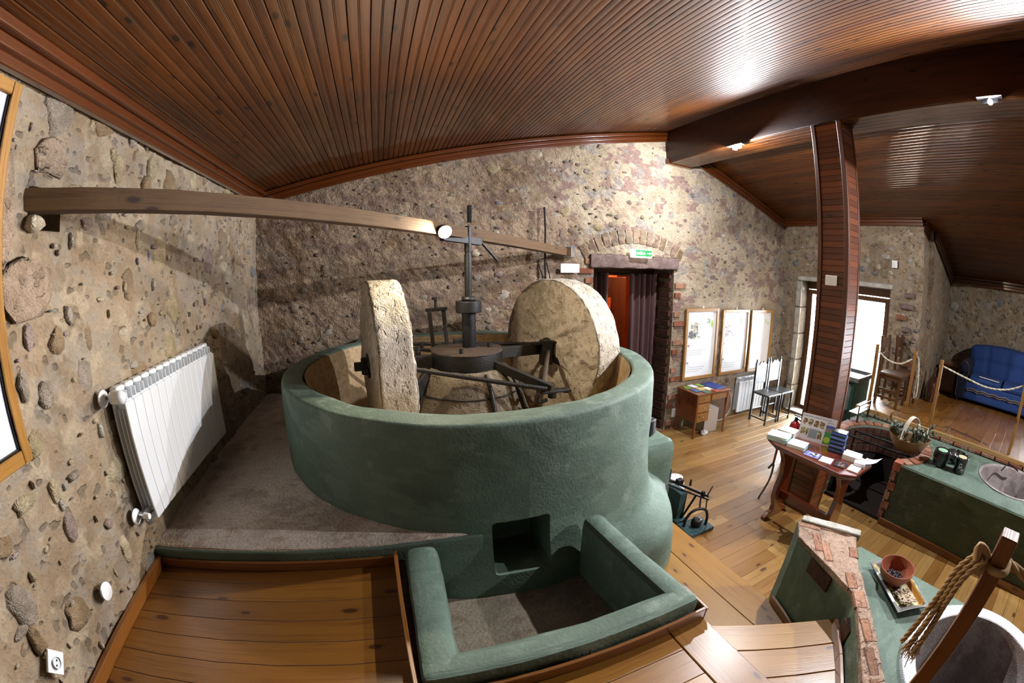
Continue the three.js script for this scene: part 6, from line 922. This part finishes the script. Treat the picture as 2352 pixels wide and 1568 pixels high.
    part('seat', box(x - 0.01, x + w + 0.01, S - 0.03, S, z + 0.02, z + d + 0.02, { r: 0.006 }), M.chairWood, t); part('apron', [box(x + 0.03, x + w - 0.03, S - 0.08, S - 0.03, z + d - 0.028, z + d - 0.01), box(x + 0.006, x + 0.02, S - 0.08, S - 0.03, z + 0.03, z + d - 0.03)], M.chairWood, t);
    part('back_slat', box(x + 0.03, x + w - 0.03, B - 0.16, B - 0.03, z - 0.015, z + 0.005), M.chairWood, t); part('back_slat', box(x + 0.03, x + w - 0.03, S + 0.16, S + 0.23, z + 0.0, z + 0.018), M.chairWood, t);
    for (const g of [box(x + 0.02, x + w - 0.02, STAGE + 0.1, STAGE + 0.13, z + d - 0.028, z + d - 0.01), box(x + 0.006, x + 0.024, STAGE + 0.1, STAGE + 0.13, z + 0.03, z + d - 0.03), box(x + w - 0.024, x + w - 0.006, STAGE + 0.1, STAGE + 0.13, z + 0.03, z + d - 0.03), box(x + 0.006, x + 0.024, STAGE + 0.2, STAGE + 0.225, z + 0.03, z + d - 0.03)]) part('stretcher', g, M.chairWood, t);
  };
  chair('plain brown wooden chair in front, nearer the bright door', 5.43, -2.02, 0.34, 0.36); chair('plain brown wooden chair standing behind, against the fieldstone wall', 5.79, -1.92, 0.27, 0.34);
  single('demijohn', 'brown glass demijohn with a narrow neck on the stage floor', 'bottle', [6.5, STAGE, -1.44], lathe([[0, 0], [0.1, 0], [0.118, 0.02], [0.122, 0.16], [0.115, 0.23], [0.08, 0.3], [0.035, 0.35], [0.026, 0.38], [0.026, 0.44], [0.032, 0.445], [0.032, 0.465], [0.02, 0.47], [0, 0.465]], { at: [6.5, STAGE, -1.44], seg: 36 }), M.brownGlass);
  rope('coarse brown fibre rope hanging beside the demijohn', [[6.85, -0.98, -1.46], [6.83, -1.15, -1.42], [6.8, -1.32, -1.4], [6.78, -1.42, -1.38]], 0.02, M.rope);
  const cb = thing('cabinet', 'low dark red cabinet on the stage beside the blue armchair', 'cabinet', [7.5, STAGE, -1.4]); part('carcass', box(7.3, 7.75, STAGE + 0.02, -1.03, -1.5, -1.22, { r: 0.006, grain: 'y' }), M.mahogany, cb); part('cabinet_top', box(7.27, 7.78, -1.03, -1.0, -1.52, -1.2, { r: 0.006 }), M.mahogany, cb); part('door', box(7.285, 7.3, STAGE + 0.05, -1.05, -1.48, -1.24, { r: 0.004, grain: 'y' }), M.mahogany, cb);
  // blue armchair
  const a = thing('armchair', 'wide blue dotted armchair with dark piping, against the far wall', 'armchair', [7.5, STAGE, -0.4]), z0 = -1.16, z1 = 0.42;
  const soft = (x0, x1, y0, y1, za, zb, r, amp = 0.012, sd = 1) => lumpy(box(x0, x1, y0, y1, za, zb, { r, seg: 0.07, grain: 'z' }), amp, 4, sd, true);
  part('base', soft(7.06, 7.85, STAGE + 0.05, STAGE + 0.3, z0 + 0.14, z1 - 0.14, 0.03, 0.003, 1), M.fabric, a);
  part('seat_cushion', soft(7.05, 7.66, STAGE + 0.29, STAGE + 0.4, z0 + 0.2, -0.375, 0.05, 0.008, 2), M.fabric, a); part('seat_cushion', soft(7.05, 7.66, STAGE + 0.29, STAGE + 0.4, -0.365, z1 - 0.2, 0.05, 0.008, 3), M.fabric, a);
  { const g = box(7.5, 7.86, STAGE + 0.3, -0.62, z0 + 0.08, z1 - 0.08, { r: 0.09, seg: 0.045, grain: 'z' }), P = g.attributes.position; for (let i = 0; i < P.count; i++) { const x = P.getX(i), y = P.getY(i), z = P.getZ(i), v = (y - (STAGE + 0.3)) / 0.53, zc = (z - (z0 + z1) / 2) / 0.72; let k = x; if (x < 7.7) { k += 0.13 * v; k += 0.035 * Math.exp(-(((v - 0.52) / 0.05) ** 2)); for (const q of [-0.5, -0.02, 0.48]) k += 0.022 * Math.exp(-(((zc - q) / 0.035) ** 2)); } P.setX(i, Math.min(k, 7.9)); P.setY(i, y - 0.07 * v * zc * zc - 0.02 * v * Math.max(0, zc)); P.setZ(i, z + (0.06 * (v - 0.5)) * zc); } g.computeVertexNormals(); part('backrest', g, M.fabric, a); }
  for (const [za, zb, s] of [[z0, z0 + 0.2, 1], [z1 - 0.2, z1, 2]]) { const r = part('arm', [soft(7.0, 7.8, STAGE + 0.05, STAGE + 0.5, za + 0.02, zb - 0.02, 0.03, 0.004, s), new THREE.CapsuleGeometry(0.1, 0.62, 8, 20).rotateZ(Math.PI / 2).translate(7.36, STAGE + 0.49, (za + zb) / 2)], M.fabricDark, a); part('piping', tube([[7.0, STAGE + 0.08, za + 0.03], [7.0, STAGE + 0.4, za + 0.02], [7.0, STAGE + 0.52, za + 0.03], [6.99, STAGE + 0.585, (za + zb) / 2], [7.0, STAGE + 0.52, zb - 0.02], [7.0, STAGE + 0.3, zb - 0.03]], 0.012, { seg: 30 }), M.braid, r); }
  const zig = []; for (let i = 0; i <= 24; i++) { const u2 = i / 24; zig.push([7.045, STAGE + 0.2 + 0.016 * Math.abs(Math.sin(u2 * Math.PI * 6)) - 0.008, mix(z0 + 0.2, z1 - 0.2, u2)]); } part('braid', [tube(zig, 0.014, { seg: 60 }), ...[0.2, 0.42, 0.62, 0.82].map((u2) => new THREE.OctahedronGeometry(0.035).scale(0.5, 1, 1.2).translate(7.045, STAGE + 0.2, mix(z0 + 0.2, z1 - 0.2, u2)))], M.braid, a); part('piping', [tube(zig.map(([x, y, z]) => [x - 0.006, y + 0.016, z]), 0.002, { seg: 60 }), tube(zig.map(([x, y, z]) => [x - 0.006, y - 0.016, z]), 0.002, { seg: 60 })], M.piping, a);
  for (const [x, z] of [[7.08, z0 + 0.06], [7.08, z1 - 0.06], [7.75, z0 + 0.06], [7.75, z1 - 0.06]]) part('foot', cyl(0.025, 0.03, 0.06, [x, STAGE, z], 14), M.ebony, a);
  const st = thing('ribbon', 'thin pale strap lying on the armchair seat cushion', 'strap', [7.1, STAGE + 0.41, -0.7]); part('band', bar([7.06, STAGE + 0.412, -0.78], [7.04, STAGE + 0.405, -0.42], 0.008, 0.014), M.piping, st);
}

renderer.render(scene, camera);
